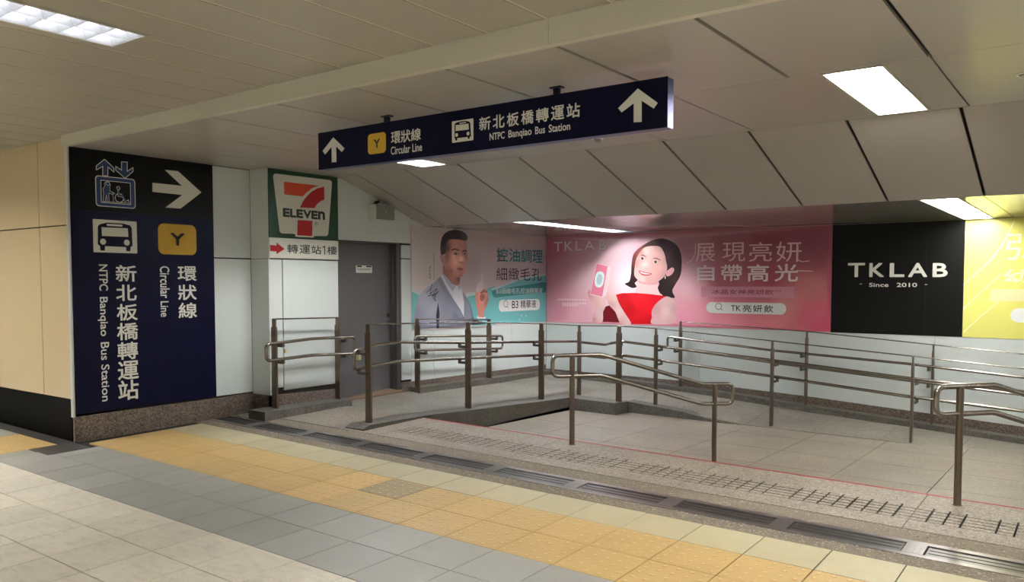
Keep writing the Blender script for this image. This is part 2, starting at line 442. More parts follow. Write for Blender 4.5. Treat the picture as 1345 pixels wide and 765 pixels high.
# ------------------------------------------------------------------ stone apron with cut anti-slip grid, red edge line
ap = MB(); ap.box(-7.0, LX1, 5.35, 6.262, -.3, -.016)
apron = struct('stone_apron', ap, 'groove'); apron.rotation_euler = FROT
hx0, hx1, hy0, hy1, gw = -5.52, LX1-.6, 5.565, 5.90, .013
seams = [-6.9, -5.47, -3.97, -2.47, -.97, .53, 2.03, 3.53, LX1]
for i in range(len(seams)-1):
    a, b_ = seams[i]+.002, seams[i+1]-.002
    s = MB()
    if b_ < hx0+.1:
        s.box(a, b_, 5.36, 6.26, -.016, 0)
    else:
        s.box(a, b_, 5.36, hy0, -.016, 0); s.box(a, b_, hy1, 6.26, -.016, 0)
        ys = [hy0, 5.632, 5.699, 5.766, 5.833, hy1]
        x = a; pitch = .0935; n = int((b_-a)/pitch); pitch = (b_-a)/n
        for k in range(n):
            for j in range(5):
                miss = (k*7+i*3) % 9 == 4
                s.box(x+(gw/2 if k and not miss else 0), x+pitch-(gw/2 if k < n-1 and ((k+1)*7+i*3) % 9 != 4 else 0),
                      ys[j]+(gw*.5), ys[j+1]-(gw*.5 if j < 4 else 0), -.009, 0)
                
            x += pitch
    s.build('paving_slab', 'apron', apron)
rl = MB(); rl.box(-5.66, LX1, 6.236, 6.262, 0, .0012); 
red = rl.build('floor_line', 'red_tape', None, label='thin red line along the edge above the sunken floor', category='line'); red.rotation_euler = FROT
rl = MB(); rl.box(-5.66, LX1, 6.246, 6.251, .0012, .0016); rl.build('centre_stripe', 'dark_red', red)
# ------------------------------------------------------------------ sunken floor, steps
def lz(x, y): return -.11 - .006*(x+4) - .018*(y-9.3)
lf = MB(); lf.hexa([(-5.9,5.5,-.6),(LX1,5.5,-.6),(LX1,9.7,-.6),(-5.9,9.7,-.6)], [(-5.9,5.5,lz(-5.9,5.5)-.012),(LX1,5.5,lz(LX1,5.5)-.012),(LX1,9.7,lz(LX1,9.7)-.012),(-5.9,9.7,lz(-5.9,9.7)-.012)])
low = struct('sunken_floor', lf, 'joint_soft')
xs = [-5.72, -4.985, -4.21, -3.405, -2.61, -1.885, -1.12, -.36, .40, 1.16, 1.92, 2.68, 3.44, 4.2, LX1]
ys = [6.6, 7.42, 8.19, 8.98, 9.66]
for i in range(len(xs)-1):
    for j in range(len(ys)-1):
        g = .003; a, b_, c, d = xs[i]+g, xs[i+1]-g, ys[j]+g, ys[j+1]-g
        s = MB(); q = [(a,c),(b_,c),(b_,d),(a,d)]
        s.hexa([(x,y,lz(x,y)-.012) for x,y in q], [(x,y,lz(x,y)) for x,y in q]); s.build('paving_slab', 'granite_floor', low)
st = MB(); st.hexa([(-5.7,6.262,-.5),(LX1,6.262,-.5),(LX1,6.62,-.5),(-5.7,6.62,-.5)], [(-5.7,6.262,.055),(LX1,6.262,-.005),(LX1,6.62,-.005),(-5.7,6.62,.055)])
struct('stairs', st, 'granite_curb')
# ------------------------------------------------------------------ ramps and kerbs
def lerp(tab, x):
    for (a, p), (b_, q) in zip(tab, tab[1:]):
        if x <= b_: t = max(0, (x-a)/(b_-a)); return p+(q-p)*t
    return tab[-1][1]
WL = [(5.3,.193),(6.5,.21),(7.7,.21),(9.2,.185),(10.69,.17)]                     # walkway height at the left wall
CR = [(5.3,.176),(6.0,.165),(7.2,.125),(8.67,.062),(9.55,.025)]                  # along the inner kerb
BK = [(-7.13,.17),(-6.4,.14),(-4.68,.095),(-3.03,-.03),(-.7,-.185),(5,-.55)]     # along the back wall
NR = [(-7.13,.185),(-6.5,.105),(-5.83,.025),(-5.03,.022),(-4.26,-.04),(-3.75,-.112),(-2.1,-.118),(-1.2,-.135),(-.6,-.145),(5,-.46)]   # near edge of the back ramp
def rz_left(x, y):
    t = (x+7.13)/(7.13-5.83); return lerp(WL, y)*(1-t)+lerp(CR, y)*t
def rz_back(x, y):
    t = (y-9.5)/(10.69-9.5); return lerp(NR, x)*(1-t)+lerp(BK, x)*t
rp = MB(); rp.box(-7.4, -5.7, 5.33, 10.9, -.6, -.05); ramp = struct('ramp', rp, 'granite_curb')
def patch(b, xs, ys, f, th=.5, g=.0015):
    for i in range(len(xs)-1):
        for j in range(len(ys)-1):
            q = [(xs[i]+g,ys[j]+g),(xs[i+1]-g,ys[j]+g),(xs[i+1]-g,ys[j+1]-g),(xs[i]+g,ys[j+1]-g)]
            b.hexa([(x,y,f(x,y)-th) for x,y in q],[(x,y,f(x,y)) for x,y in q])
yy = [5.345, 6.1, 6.85, 7.6, 8.35, 9.5]
for j in range(5):
    for i, (a, b_) in enumerate(((-7.13,-6.5),(-6.5,-5.83))):
        s = MB(); n = 3
        patch(s, [a, b_], [yy[j], (yy[j]+yy[j+1])/2, yy[j+1]], rz_left, .2, 0)
        s.v = [(x + (.0015 if abs(x-a) < 1e-6 else -.0015), y, z) for x, y, z in s.v]
        s.build('paving_slab', 'granite_ramp', ramp)
rp = MB(); rp.box(-5.7, LX1, 9.56, 10.9, -.9, -.3); ramp2 = struct('ramp', rp, 'granite_curb')
xx = [-7.13, -6.5, -5.83, -5.03, -4.26, -3.46, -2.70, -1.95, -1.2, -.45, .3, 1.2, 2.4, 3.6, 5]
for i in range(len(xx)-1):
    for (c, d) in ((9.503, 10.09), (10.093, 10.69)):
        s = MB(); a, b_ = xx[i]+.0015, xx[i+1]-.0015; q = [(a,c),(b_,c),(b_,d),(a,d)]
        s.hexa([(x,y,rz_back(x,y)-.45) for x,y in q],[(x,y,rz_back(x,y)) for x,y in q]); s.build('paving_slab', 'granite_ramp', ramp2)
# inner kerb: runs away from the camera, turns at the landing block, runs right along the back ramp
kt = [(5.40,.222),(6.3,.207),(7.3,.157),(9.15,.068)]
kb = MB()
pts = [5.40, 5.49, 5.9, 6.3, 6.8, 7.3, 8.2, 9.15]
for a, b_ in zip(pts, pts[1:]):
    def z_(y): return lerp(kt, y) - (.03 if y < 5.45 else 0)
    lo = -.4
    kb.hexa([(-5.955,a,lo),(-5.70,a,lo),(-5.70,b_,lo),(-5.955,b_,lo)], [(-5.955,a,z_(a)-.005),(-5.70,a,z_(a)),(-5.70,b_,z_(b_)),(-5.955,b_,z_(b_))])
struct('kerb', kb, 'granite_curb')
kb = MB(); kb.hexa([(-5.955,9.152,-.4),(-5.03,9.152,-.4),(-5.03,9.56,-.4),(-5.955,9.56,-.4)], [(-5.955,9.152,.065),(-5.03,9.152,.052),(-5.03,9.56,.032),(-5.955,9.56,.045)])
struct('kerb', kb, 'granite_curb')
kb = MB(); kz = [(-5.03,.036),(-4.26,-.026),(-3.79,-.100),(-3.5,-.125)]
for a, b_ in zip(kz, kz[1:]):
    kb.hexa([(a[0],9.47,-.4),(b_[0],9.47,-.4),(b_[0],9.64,-.4),(a[0],9.64,-.4)], [(a[0],9.47,a[1]),(b_[0],9.47,b_[1]),(b_[0],9.64,b_[1]+.008),(a[0],9.64,a[1]+.008)])
struct('kerb', kb, 'granite_curb')
# low plinths along the walls
def plinth(tab, plane, a0, a1, w_, h=.052):
    b = MB(); n = 8
    for i in range(n):
        p, q = a0+(a1-a0)*i/n, a0+(a1-a0)*(i+1)/n
        f = lambda t: lerp(tab, t)
        if plane == 'X': b.hexa([(-7.14,p,f(p)-.2),(-7.14+w_,p,f(p)-.2),(-7.14+w_,q,f(q)-.2),(-7.14,q,f(q)-.2)], [(-7.14,p,f(p)+h),(-7.14+w_,p,f(p)+h),(-7.14+w_,q,f(q)+h),(-7.14,q,f(q)+h)])
        else: b.hexa([(p,10.70-w_,f(p)-.2),(q,10.70-w_,f(q)-.2),(q,10.70,f(q)-.2),(p,10.70,f(p)-.2)], [(p,10.70-w_,f(p)+h),(q,10.70-w_,f(q)+h),(q,10.70,f(q)+h),(p,10.70,f(p)+h)])
    struct('kerb', b, 'granite_curb')
plinth([(5.1,.232),(6.4,.228)], 'X', 5.15, 6.34, .27, .045)
plinth([(7.5,.222),(10.7,.172)], 'X', 7.56, 10.69, .19, .05)
plinth([(-7.13,.165),(-6.4,.142),(-4.68,.102),(-3.03,-.022),(-.7,-.176),(5,-.54)], 'Y', -6.95, LX1, .19, .052)
# ------------------------------------------------------------------ walls
def panel(mb, plane, off, u0, u1, v0, v1, lift=.0, th=.02, g=.003, v0b=None):
    v0b = v0 if v0b is None else v0b
    slab(mb, plane, off, lift, [(u0+g,v0+g),(u1-g,v0b+g),(u1-g,v1-g),(u0+g,v1-g)], th)
# left wall: the part that carries the tall wayfinding sign
mb = MB(); mb.box(-7.9, -7.452, 3.545, 5.45, -.2, 2.9); wl = struct('wall_left', mb, 'joint')
for (u0, u1, v0, v1) in ((3.53, 4.962, .41, 2.80), (4.966, 5.42, .41, 1.849), (4.966, 5.42, 1.855, 2.80)):
    b = MB(); panel(b, 'X', -7.43, u0, u1, v0, v1, 0, .018, .004); b.build('wall_panel', 'panel_white', wl)
b = MB(); slab(b, 'X', -7.43, .004, [(3.52,0.0),(5.43,0.0),(5.43,.40),(3.52,.388)], .03)
struct('baseboard_left', b, 'granite_base')
# boxed-out part with the door
mb = MB(); mb.box(-7.9, -7.15, 5.44, 6.385, -.2, 2.9); mb.box(-7.9,-7.15,6.385,7.45,2.13,2.9); mb.box(-7.9,-7.15,7.45,10.9,-.2,2.9); mb.box(-7.9,-7.6,6.3,7.5,-.2,2.9)
wl2 = struct('wall_left', mb, 'joint')
pp = [(5.425, 5.595, .465, 1.847), (5.60, 6.384, .43, 1.847), (5.425, 6.384, 1.852, 2.80), (7.425, 7.60, .36, 1.893), (7.425, 7.60, 1.898, 2.07)]
for (u0, u1, v0, v1) in pp:
    b = MB(); panel(b, 'X', -7.13, u0, u1, v0, v1, 0, .018, .004); b.build('wall_panel', 'panel_white', wl2)
b = MB(); slab(b, 'X', -7.13, 0, [(6.388,2.09),(7.60,2.09),(7.60,2.46),(6.55,2.80),(6.388,2.80)], .018); b.build('door_header_panel', 'panel_white', wl2)
for (u0, u1) in ((7.604, 8.034), (8.040, 8.894), (8.900, 9.766), (9.772, 10.686)):
    f = lambda u: .334 - (u-7.6)*.011
    b = MB(); slab(b, 'X', -7.13, 0, [(u0,f(u0)),(u1,f(u1)),(u1,2.40),(u0,2.40)], .018); b.build('wall_panel', 'panel_white', wl2)
# the short return between the two
for (v0, v1) in ((.395, 1.847), (1.852, 2.80)):
    b = MB(); slab(b, 'Y', 5.42, 0, [(-7.43,v0),(-7.131,v0),(-7.131,v1),(-7.43,v1)], .018); b.build('wall_panel', 'panel_white', wl2)
b = MB(); slab(b, 'Y', 5.42, .004, [(-7.43,0),(-7.126,0),(-7.126,.392),(-7.43,.392)], .03); struct('baseboard_return', b, 'granite_base')
b = MB(); slab(b, 'X', -7.13, .004, [(5.416,0),(6.386,0),(6.386,.368),(5.416,.398)], .03)
slab(b, 'X', -7.13, .004, [(7.425,0),(10.69,0),(10.69,.300),(7.425,.335)], .03); struct('baseboard_left', b, 'granite_base')
# back wall
mb = MB(); mb.box(-7.9, LX1, 10.71, 10.95, -.9, 2.9); wb = struct('wall_back', mb, 'joint')
BB = [(-7.13,.236),(-4.8,.206),(-3.085,.131),(-.713,-.015),(5,-.36)]
us = [-7.126, -6.485, -4.558, -3.09, -1.627, -.16, 1.3, 2.77, 5.0]
for a, b_ in zip(us, us[1:]):
    b = MB(); a += .0025; b_ -= .0025; bot = [(a, lerp(BB, a)), (b_, lerp(BB, b_))]
    for q in BB:
        if a < q[0] < b_: bot.insert(1, q)
    slab(b, 'Y', 10.69, 0, bot+[(b_, 2.34), (a, 2.34)], .018); b.build('wall_panel', 'panel_white', wb)
b = MB()
for p, q in zip(BB, BB[1:]): slab(b, 'Y', 10.69, .004, [(p[0],p[1]-.5),(q[0],q[1]-.5),(q[0],q[1]),(p[0],p[1])], .03)
struct('baseboard_back', b, 'granite_base')
# cream corridor wall to the left of the sign corner
mb = MB(); mb.box(-13, -7.452, 3.545, 3.9, -.2, 2.95); mb.box(-12.2, -12, -3.5, 3.6, -.2, 3); wc = struct('wall_corridor', mb, 'joint')
x = -7.468
for i in range(8):
    x1 = -7.468 if i == 0 else -8.0 - (i-1)*.95; x0 = -8.0 - i*.95
    for (v0, v1) in ((.545, 2.107), (2.111, 2.91)):
        b = MB(); slab(b, 'Y', 3.52, 0, [(x0+.005,v0+.003),(x1-.005,v0+.003),(x1-.005,v1-.003),(x0+.005,v1-.003)], .018); b.build('wall_panel', 'beige_wall', wc)
b = MB(); slab(b, 'Y', 3.52, .006, [(-12,0),(-7.462,0),(-7.462,.54),(-12,.54)], .03); struct('baseboard_corridor', b, 'black_base')
b = MB(); b.bbox(-7.468, -7.425, 3.512, 3.530, .385, 2.86, .002); struct('trim_1', b, 'alu')
# far sides of the hall, out of view: behind the camera and to the right
mb = MB(); mb.box(-12.2, LX1+.1, -3.7, -3.5, -.2, 3); struct('unseen_wall_front', mb, 'panel_white')
mb = MB(); mb.box(LX1, LX1+.2, -3.6, 10.9, -.9, 3); struct('unseen_wall_right', mb, 'panel_white')
# ------------------------------------------------------------------ door
dd = empty('door_1', (-7.25, 6.95, .2), kind='structure')
DO = (-7.25, 6.95, .2)
b = MB(); b.box(-7.29, -7.25, 6.30, 7.36, .225, 2.075); rel(b, DO).build('leaf', 'door', dd)
b = MB(); b.box(-7.30, -7.152, 7.36, 7.424, .1, 2.10); b.box(-7.27, -7.20, 7.335, 7.36, .1, 2.10)
b.box(-7.30, -7.152, 6.30, 7.424, 2.075, 2.10); b.box(-7.30,-7.20,6.28,6.32,.1,2.1); rel(b, DO).build('frame', 'door_frame', dd)
b = MB(); b.cyl((-7.25,7.30,1.185),(-7.235,7.30,1.185),.024); b.cyl((-7.25,7.295,1.085),(-7.236,7.295,1.085),.028); b.cyl((-7.236,7.295,1.085),(-7.19,7.295,1.085),.010)
b.tube(fillet([(-7.19,7.295,1.085),(-7.185,7.25,1.085),(-7.185,7.18,1.083)], .01, False), .009)
rel(b, DO).build('handle', 'steel', dd, True)
pl_ = MB(); pl_.mi = 0; slab(pl_, 'X', -7.25, .004, [(6.77,1.713),(7.033,1.713),(7.033,1.803),(6.77,1.803)], .004)
po = rel(pl_, DO).build('name_plate', 'plastic', dd, label='small pale notice plate on the grey door')
b = MB(); flat(b, 'X', -7.25, .0048, rrect(6.785,1.782,6.863,1.800,.003)); flat(b, 'X', -7.25, .0048, rrect(6.935,1.782,7.022,1.800,.003))
for i in range(7): 
    y = 6.79+i*.031; flat(b,'X',-7.25,.0048,[(y,1.748),(y+.023,1.748),(y+.023,1.752),(y,1.752)]); flat(b,'X',-7.25,.0048,[(y+.009,1.743),(y+.013,1.743),(y+.013,1.768),(y+.009,1.768)]); flat(b,'X',-7.25,.0048,[(y,1.760),(y+.023,1.760),(y+.023,1.764),(y,1.764)])
rel(b, DO).build('lettering', 'ink', po)
b = MB(); b.hexa([(-7.30,6.38,.05),(-7.12,6.38,.05),(-7.12,7.425,.05),(-7.30,7.425,.05)], [(-7.30,6.38,.225),(-7.12,6.38,.212),(-7.12,7.425,.24),(-7.30,7.425,.285)])
struct('door_sill', b, 'concrete')
# ------------------------------------------------------------------ ceilings
LAMPS = [-5.605, -1.205, 3.195]
holes_main = [(x-.175, x+.175, 4.905, 6.345) for x in LAMPS]
holes_low = [(x-.16, x+.16, 7.90, 10.62) for x in LAMPS]
holes_beige = [(-4.50, -4.13, -2.0, 2.40), (.02, .39, -2.0, 2.40), (-9.0, -8.63, -2.0, 2.40)]
mb = MB(); mb.box(-7.9, LX1, 3.5, 11, 3.05, 3.2); mb.box(-13, LX1, -3.7, 3.6, 3.14, 3.3); ceil = struct('ceiling', mb, 'joint')
def cpanels(xs, ys, z, m, g, holes, gy=.004, x_min=-99):
    for i in range(len(xs)-1):
        for j in range(len(ys)-1):
            for r in cut((xs[i]+g/2, xs[i+1]-g/2, ys[j]+gy/2, ys[j+1]-gy/2), holes):
                b = MB(); b.v = []; b.add([(r[0],r[2],z+.02),(r[1],r[2],z+.02),(r[1],r[3],z+.02),(r[0],r[3],z+.02),(r[0],r[2],z+.002),(r[1],r[2],z+.002),(r[1],r[3],z+.002),(r[0],r[3],z+.002),
                      (r[0]+.002,r[2]+.002,z),(r[1]-.002,r[2]+.002,z),(r[1]-.002,r[3]-.002,z),(r[0]+.002,r[3]-.002,z)],
                      [(0,1,2,3),(0,4,5,1),(1,5,6,2),(2,6,7,3),(3,7,4,0),(4,8,9,5),(5,9,10,6),(6,10,11,7),(7,11,8,4),(8,11,10,9)])
                b.build('ceiling_panel', m, ceil)
lat = [-7.43] + [-.80-.7475*k for k in range(8, -1, -1)] + [-.0525, .695, 1.4425, 2.19, 2.94, 3.685, 4.43, LX1]
cpanels(lat, [3.50, 4.878], 2.80, 'panel_grey', .024, [])
cpanels([x for x in lat if abs(x+1.5475) > .01], [4.882, 6.40], 2.80, 'panel_grey', .010, holes_main)
mb = MB(); mb.box(-7.9, LX1, 6.38, 6.44, 2.806, 2.9); mb.box(-7.9, LX1, 3.53, 6.4, 2.94, 2.97) ; struct('trim_2', mb, 'joint_soft')
# sloping row
y0, z0, y1, z1 = 6.405, 2.80, 7.86, 2.318
latS = [-7.128, -6.81, -6.08, -5.358, -4.59, -3.84, -3.085, -2.342, -1.60, -.853, -.10, .65, 1.40, 2.15, 2.9, 3.65, 4.4, LX1]
for a, b_ in zip(latS, latS[1:]):
    b = MB(); g = .012
    a += g; b_ -= g; dy, dz = (z0-z1), (y1-y0); l = math.hypot(dy, dz); ny, nz = dy/l*.02, dz/l*.02
    b.hexa([(a,y0,z0),(b_,y0,z0),(b_,y1,z1),(a,y1,z1)], [(a,y0+ny,z0+nz),(b_,y0+ny,z0+nz),(b_,y1+ny,z1+nz),(a,y1+ny,z1+nz)])
    b.build('sloping_panel', 'panel_grey', ceil)
b = MB(); b.hexa([(-7.9,6.42,2.85),(LX1,6.42,2.85),(LX1,7.9,2.36),(-7.9,7.9,2.36)], [(-7.9,6.42,2.95),(LX1,6.42,2.95),(LX1,7.9,2.46),(-7.9,7.9,2.46)]); struct('trim_3', b, 'joint')
cpanels([-7.128, -6.83, -6.08, -5.33, -4.585, -3.83, -3.075, -2.36, -1.60, -.86, -.1, .65, 1.4, 2.15, 2.9, 3.65, 4.4, LX1], [7.862, 9.28, 10.688], 2.32, 'panel_low', .005, holes_low)
mb = MB(); mb.box(-7.9, LX1, 7.9, 11, 2.43, 2.5); struct('trim_4', mb, 'joint')
# fascia and slatted ceiling over the corridor
def bz(x): return 2.886 + max(0, .008*(x+7.42))
for a, b_ in ((-7.43, -2.305), (-2.302, LX1)):
    b = MB(); b.hexa([(a,3.47,2.795),(b_,3.47,2.795),(b_,3.52,2.795),(a,3.52,2.795)], [(a,3.47,bz(a)+.03),(b_,3.47,bz(b_)+.03),(b_,3.52,bz(b_)+.03),(a,3.52,bz(a)+.03)])
    struct('trim_5', b, 'beam')
k = 0; x = -2.318 - 24*.3765
while x < LX1-.1:
    for r in cut((x+.007, x+.3765-.007, -3.5, 3.485 if x > -7.5 else 3.53), holes_beige):
        b = MB(); z = bz(x+.19)
        b.box(r[0], r[1], r[2], r[3], z, z+.015); b.build('slat', 'slat', ceil)
    x += .3765
mb = MB()
for r in cut((-12, LX1, -3.5, 3.6), holes_beige):
    z = 2.885 if r[1] < -7.4 else None
    n = 12
    for i in range(n):
        a, b_ = r[0]+(r[1]-r[0])*i/n, r[0]+(r[1]-r[0])*(i+1)/n
        mb.hexa([(a,r[2],bz(a)+.002),(b_,r[2],bz(b_)+.002),(b_,r[3],bz(b_)+.002),(a,r[3],bz(a)+.002)], [(a,r[2],bz(a)+.03),(b_,r[2],bz(b_)+.03),(b_,r[3],bz(b_)+.03),(a,r[3],bz(a)+.03)])
mb.build('slat_backing', 'slat_gap', ceil)
# ------------------------------------------------------------------ light fittings
def troffer(x, ya, yb, z, hw, lab, kind='open', units=1, depth=.085, gain=1.0):
    o = (x, ya, z); t = empty('ceiling_light', o, label=lab, category='ceiling light', group='ceiling lights')
    b = MB(); f = .018
    b.box(x-hw, x+hw, ya, ya+f, z-.003, z+.02); b.box(x-hw, x+hw, yb-f, yb, z-.003, z+.02)
    b.box(x-hw, x-hw+f, ya+f, yb-f, z-.003, z+.02); b.box(x+hw-f, x+hw, ya+f, yb-f, z-.003, z+.02)
    b.box(x-hw+.002, x+hw-.002, ya+.002, yb-.002, z+depth+.004, z+depth+.01)
    b.box(x-hw+.003, x+hw-.003, ya+.001, ya+.006, z+.02, z+depth); b.box(x-hw+.003, x+hw-.003, yb-.006, yb-.001, z+.02, z+depth)
    for s_ in (-1, 1): b.box(x+s_*(hw-.006)-.003, x+s_*(hw-.006)+.003, ya, yb, z+.02, z+depth)
    rel(b, o).build('frame', 'lamp_frame', t)
    b = MB(); b.box(x-hw+.012, x+hw-.012, ya+.008, yb-.008, z+depth-.004, z+depth)
    rel(b, o).build('reflector', 'reflector' if kind == 'louvre' else lit(gain), t)
    L_ = (yb-ya)/units
    for u in range(units):
        a, c = ya+u*L_+.03, ya+(u+1)*L_-.03
        if units > 1 and u:
            b = MB(); b.box(x-hw+f, x+hw-f, ya+u*L_-.008, ya+u*L_+.008, z-.002, z+.03); rel(b, o).build('divider', 'lamp_frame', t)
        if kind:
            for s_ in (-.5, .5):
                b = MB(); b.cyl((x+s_*hw, a, z+depth-.03), (x+s_*hw, c-(.22 if units > 1 and kind == 'louvre' and u == units-1 else 0), z+depth-.03), .013, 8); rel(b, o).build('tube', lit(gain*2) if kind == 'open' else lit(gain*3), t, flat=True)
    if kind == 'louvre':
        nc = int((yb-ya-2*f)/.145); p = (yb-ya-2*f)/nc
        for s_ in (-1, 0, 1):
            b = MB(); xx_ = x+s_*(hw-f-.001); b.add([(xx_-.007,ya+f,z+.05),(xx_+.007,ya+f,z+.05),(xx_,ya+f,z+.002),(xx_-.007,yb-f,z+.05),(xx_+.007,yb-f,z+.05),(xx_,yb-f,z+.002)], [(0,1,2),(3,5,4),(0,3,4,1),(1,4,5,2),(2,5,3,0)])
            rel(b, o).build('blade', 'louvre', t)
        for i in range(nc+1):
            yy_ = ya+f+i*p; b = MB(); b.add([(x-hw+f,yy_-.016,z+.05),(x-hw+f,yy_+.016,z+.05),(x-hw+f,yy_,z+.002),(x+hw-f,yy_-.016,z+.05),(x+hw-f,yy_+.016,z+.05),(x+hw-f,yy_,z+.002)], [(0,1,2),(3,5,4),(0,3,4,1),(1,4,5,2),(2,5,3,0)])
            rel(b, o).build('blade', 'louvre', t)
    return t
troffer(-4.315, -2.0, 2.40, 2.908, .185, 'long louvred light in the slatted cream ceiling, top left corner', 'louvre', gain=.085)
troffer(.205, -2.0, 2.40, 2.942, .185, 'louvred light in the slatted ceiling, out of frame on the right', 'louvre', gain=3.4)
troffer(-8.815, -2.0, 2.40, 2.886, .185, 'louvred light in the slatted ceiling, out of frame far left', 'louvre', gain=3.4)
troffer(-5.605, 4.905, 6.345, 2.80, .175, 'square-louvred light mostly hidden behind the hanging sign', 'louvre', gain=2.2)
troffer(-1.205, 4.905, 6.345, 2.80, .175, 'bright open light in the flat grey ceiling, upper right', gain=1.0)
troffer(3.195, 4.905, 6.345, 2.80, .175, 'open light in the flat grey ceiling, out of frame right', gain=.8)
troffer(-5.605, 7.90, 10.62, 2.32, .16, 'long light in the low ceiling above the man and woman posters', 'louvre', 2, gain=1.6)
troffer(-1.205, 7.90, 10.62, 2.32, .16, 'two-part light in the low ceiling above the black poster', 'open', 2, gain=.42)
troffer(3.195, 7.90, 10.62, 2.32, .16, 'light in the low ceiling, out of frame right', 'open', 2, gain=1.0)
# small ceiling fittings
o = empty('smoke_detector', (-3.47, 5.97, 2.80), label='small round detector in the ceiling just under the hanging sign', category='detector', group='small ceiling fittings')
b = MB(); b.cyl((0,0,0),(0,0,-.006),.05,20); b.build('base', 'plastic', o); b = MB(); b.cyl((0,0,-.006),(0,0,-.03),.036,20,.02); b.build('cap', 'plastic_dark', o)
o = empty('smoke_detector', (-.42, 5.6, 2.80), label='thin flush fitting in the grey ceiling at the right picture edge', category='detector', group='small ceiling fittings')
b = MB(); b.cyl((0,0,0),(0,0,-.005),.05,20); b.build('base', 'plastic', o); b = MB(); b.cyl((0,0,-.005),(0,0,-.012),.036,20,.03); b.build('cap', 'plastic_dark', o)
# box lamp above the door
o = empty('emergency_lamp', (-7.13, 7.02, 2.44), label='small pale box lamp with grey front on the wall above the grey door', category='lamp')
b = MB(); b.box(.0, .13, -.155, .155, -.095, .085); b.build('housing', 'plastic', o)
b = MB(); b.box(.13, .138, -.150, .150, -.09, .08); fo = b.build('front_cover', 'plastic_dark', o)
b = MB(); b.cyl((.138,0,0),(.141,0,0),.008,8); b.build('indicator', 'plastic', fo)
b = MB(); b.cyl((.05,-.08,.085),(.05,-.08,.11),.02,10); b.cyl((.05,-.08,.11),(.11,-.08,.125),.024,10,.016); b.build('spot_head', 'ink', o)
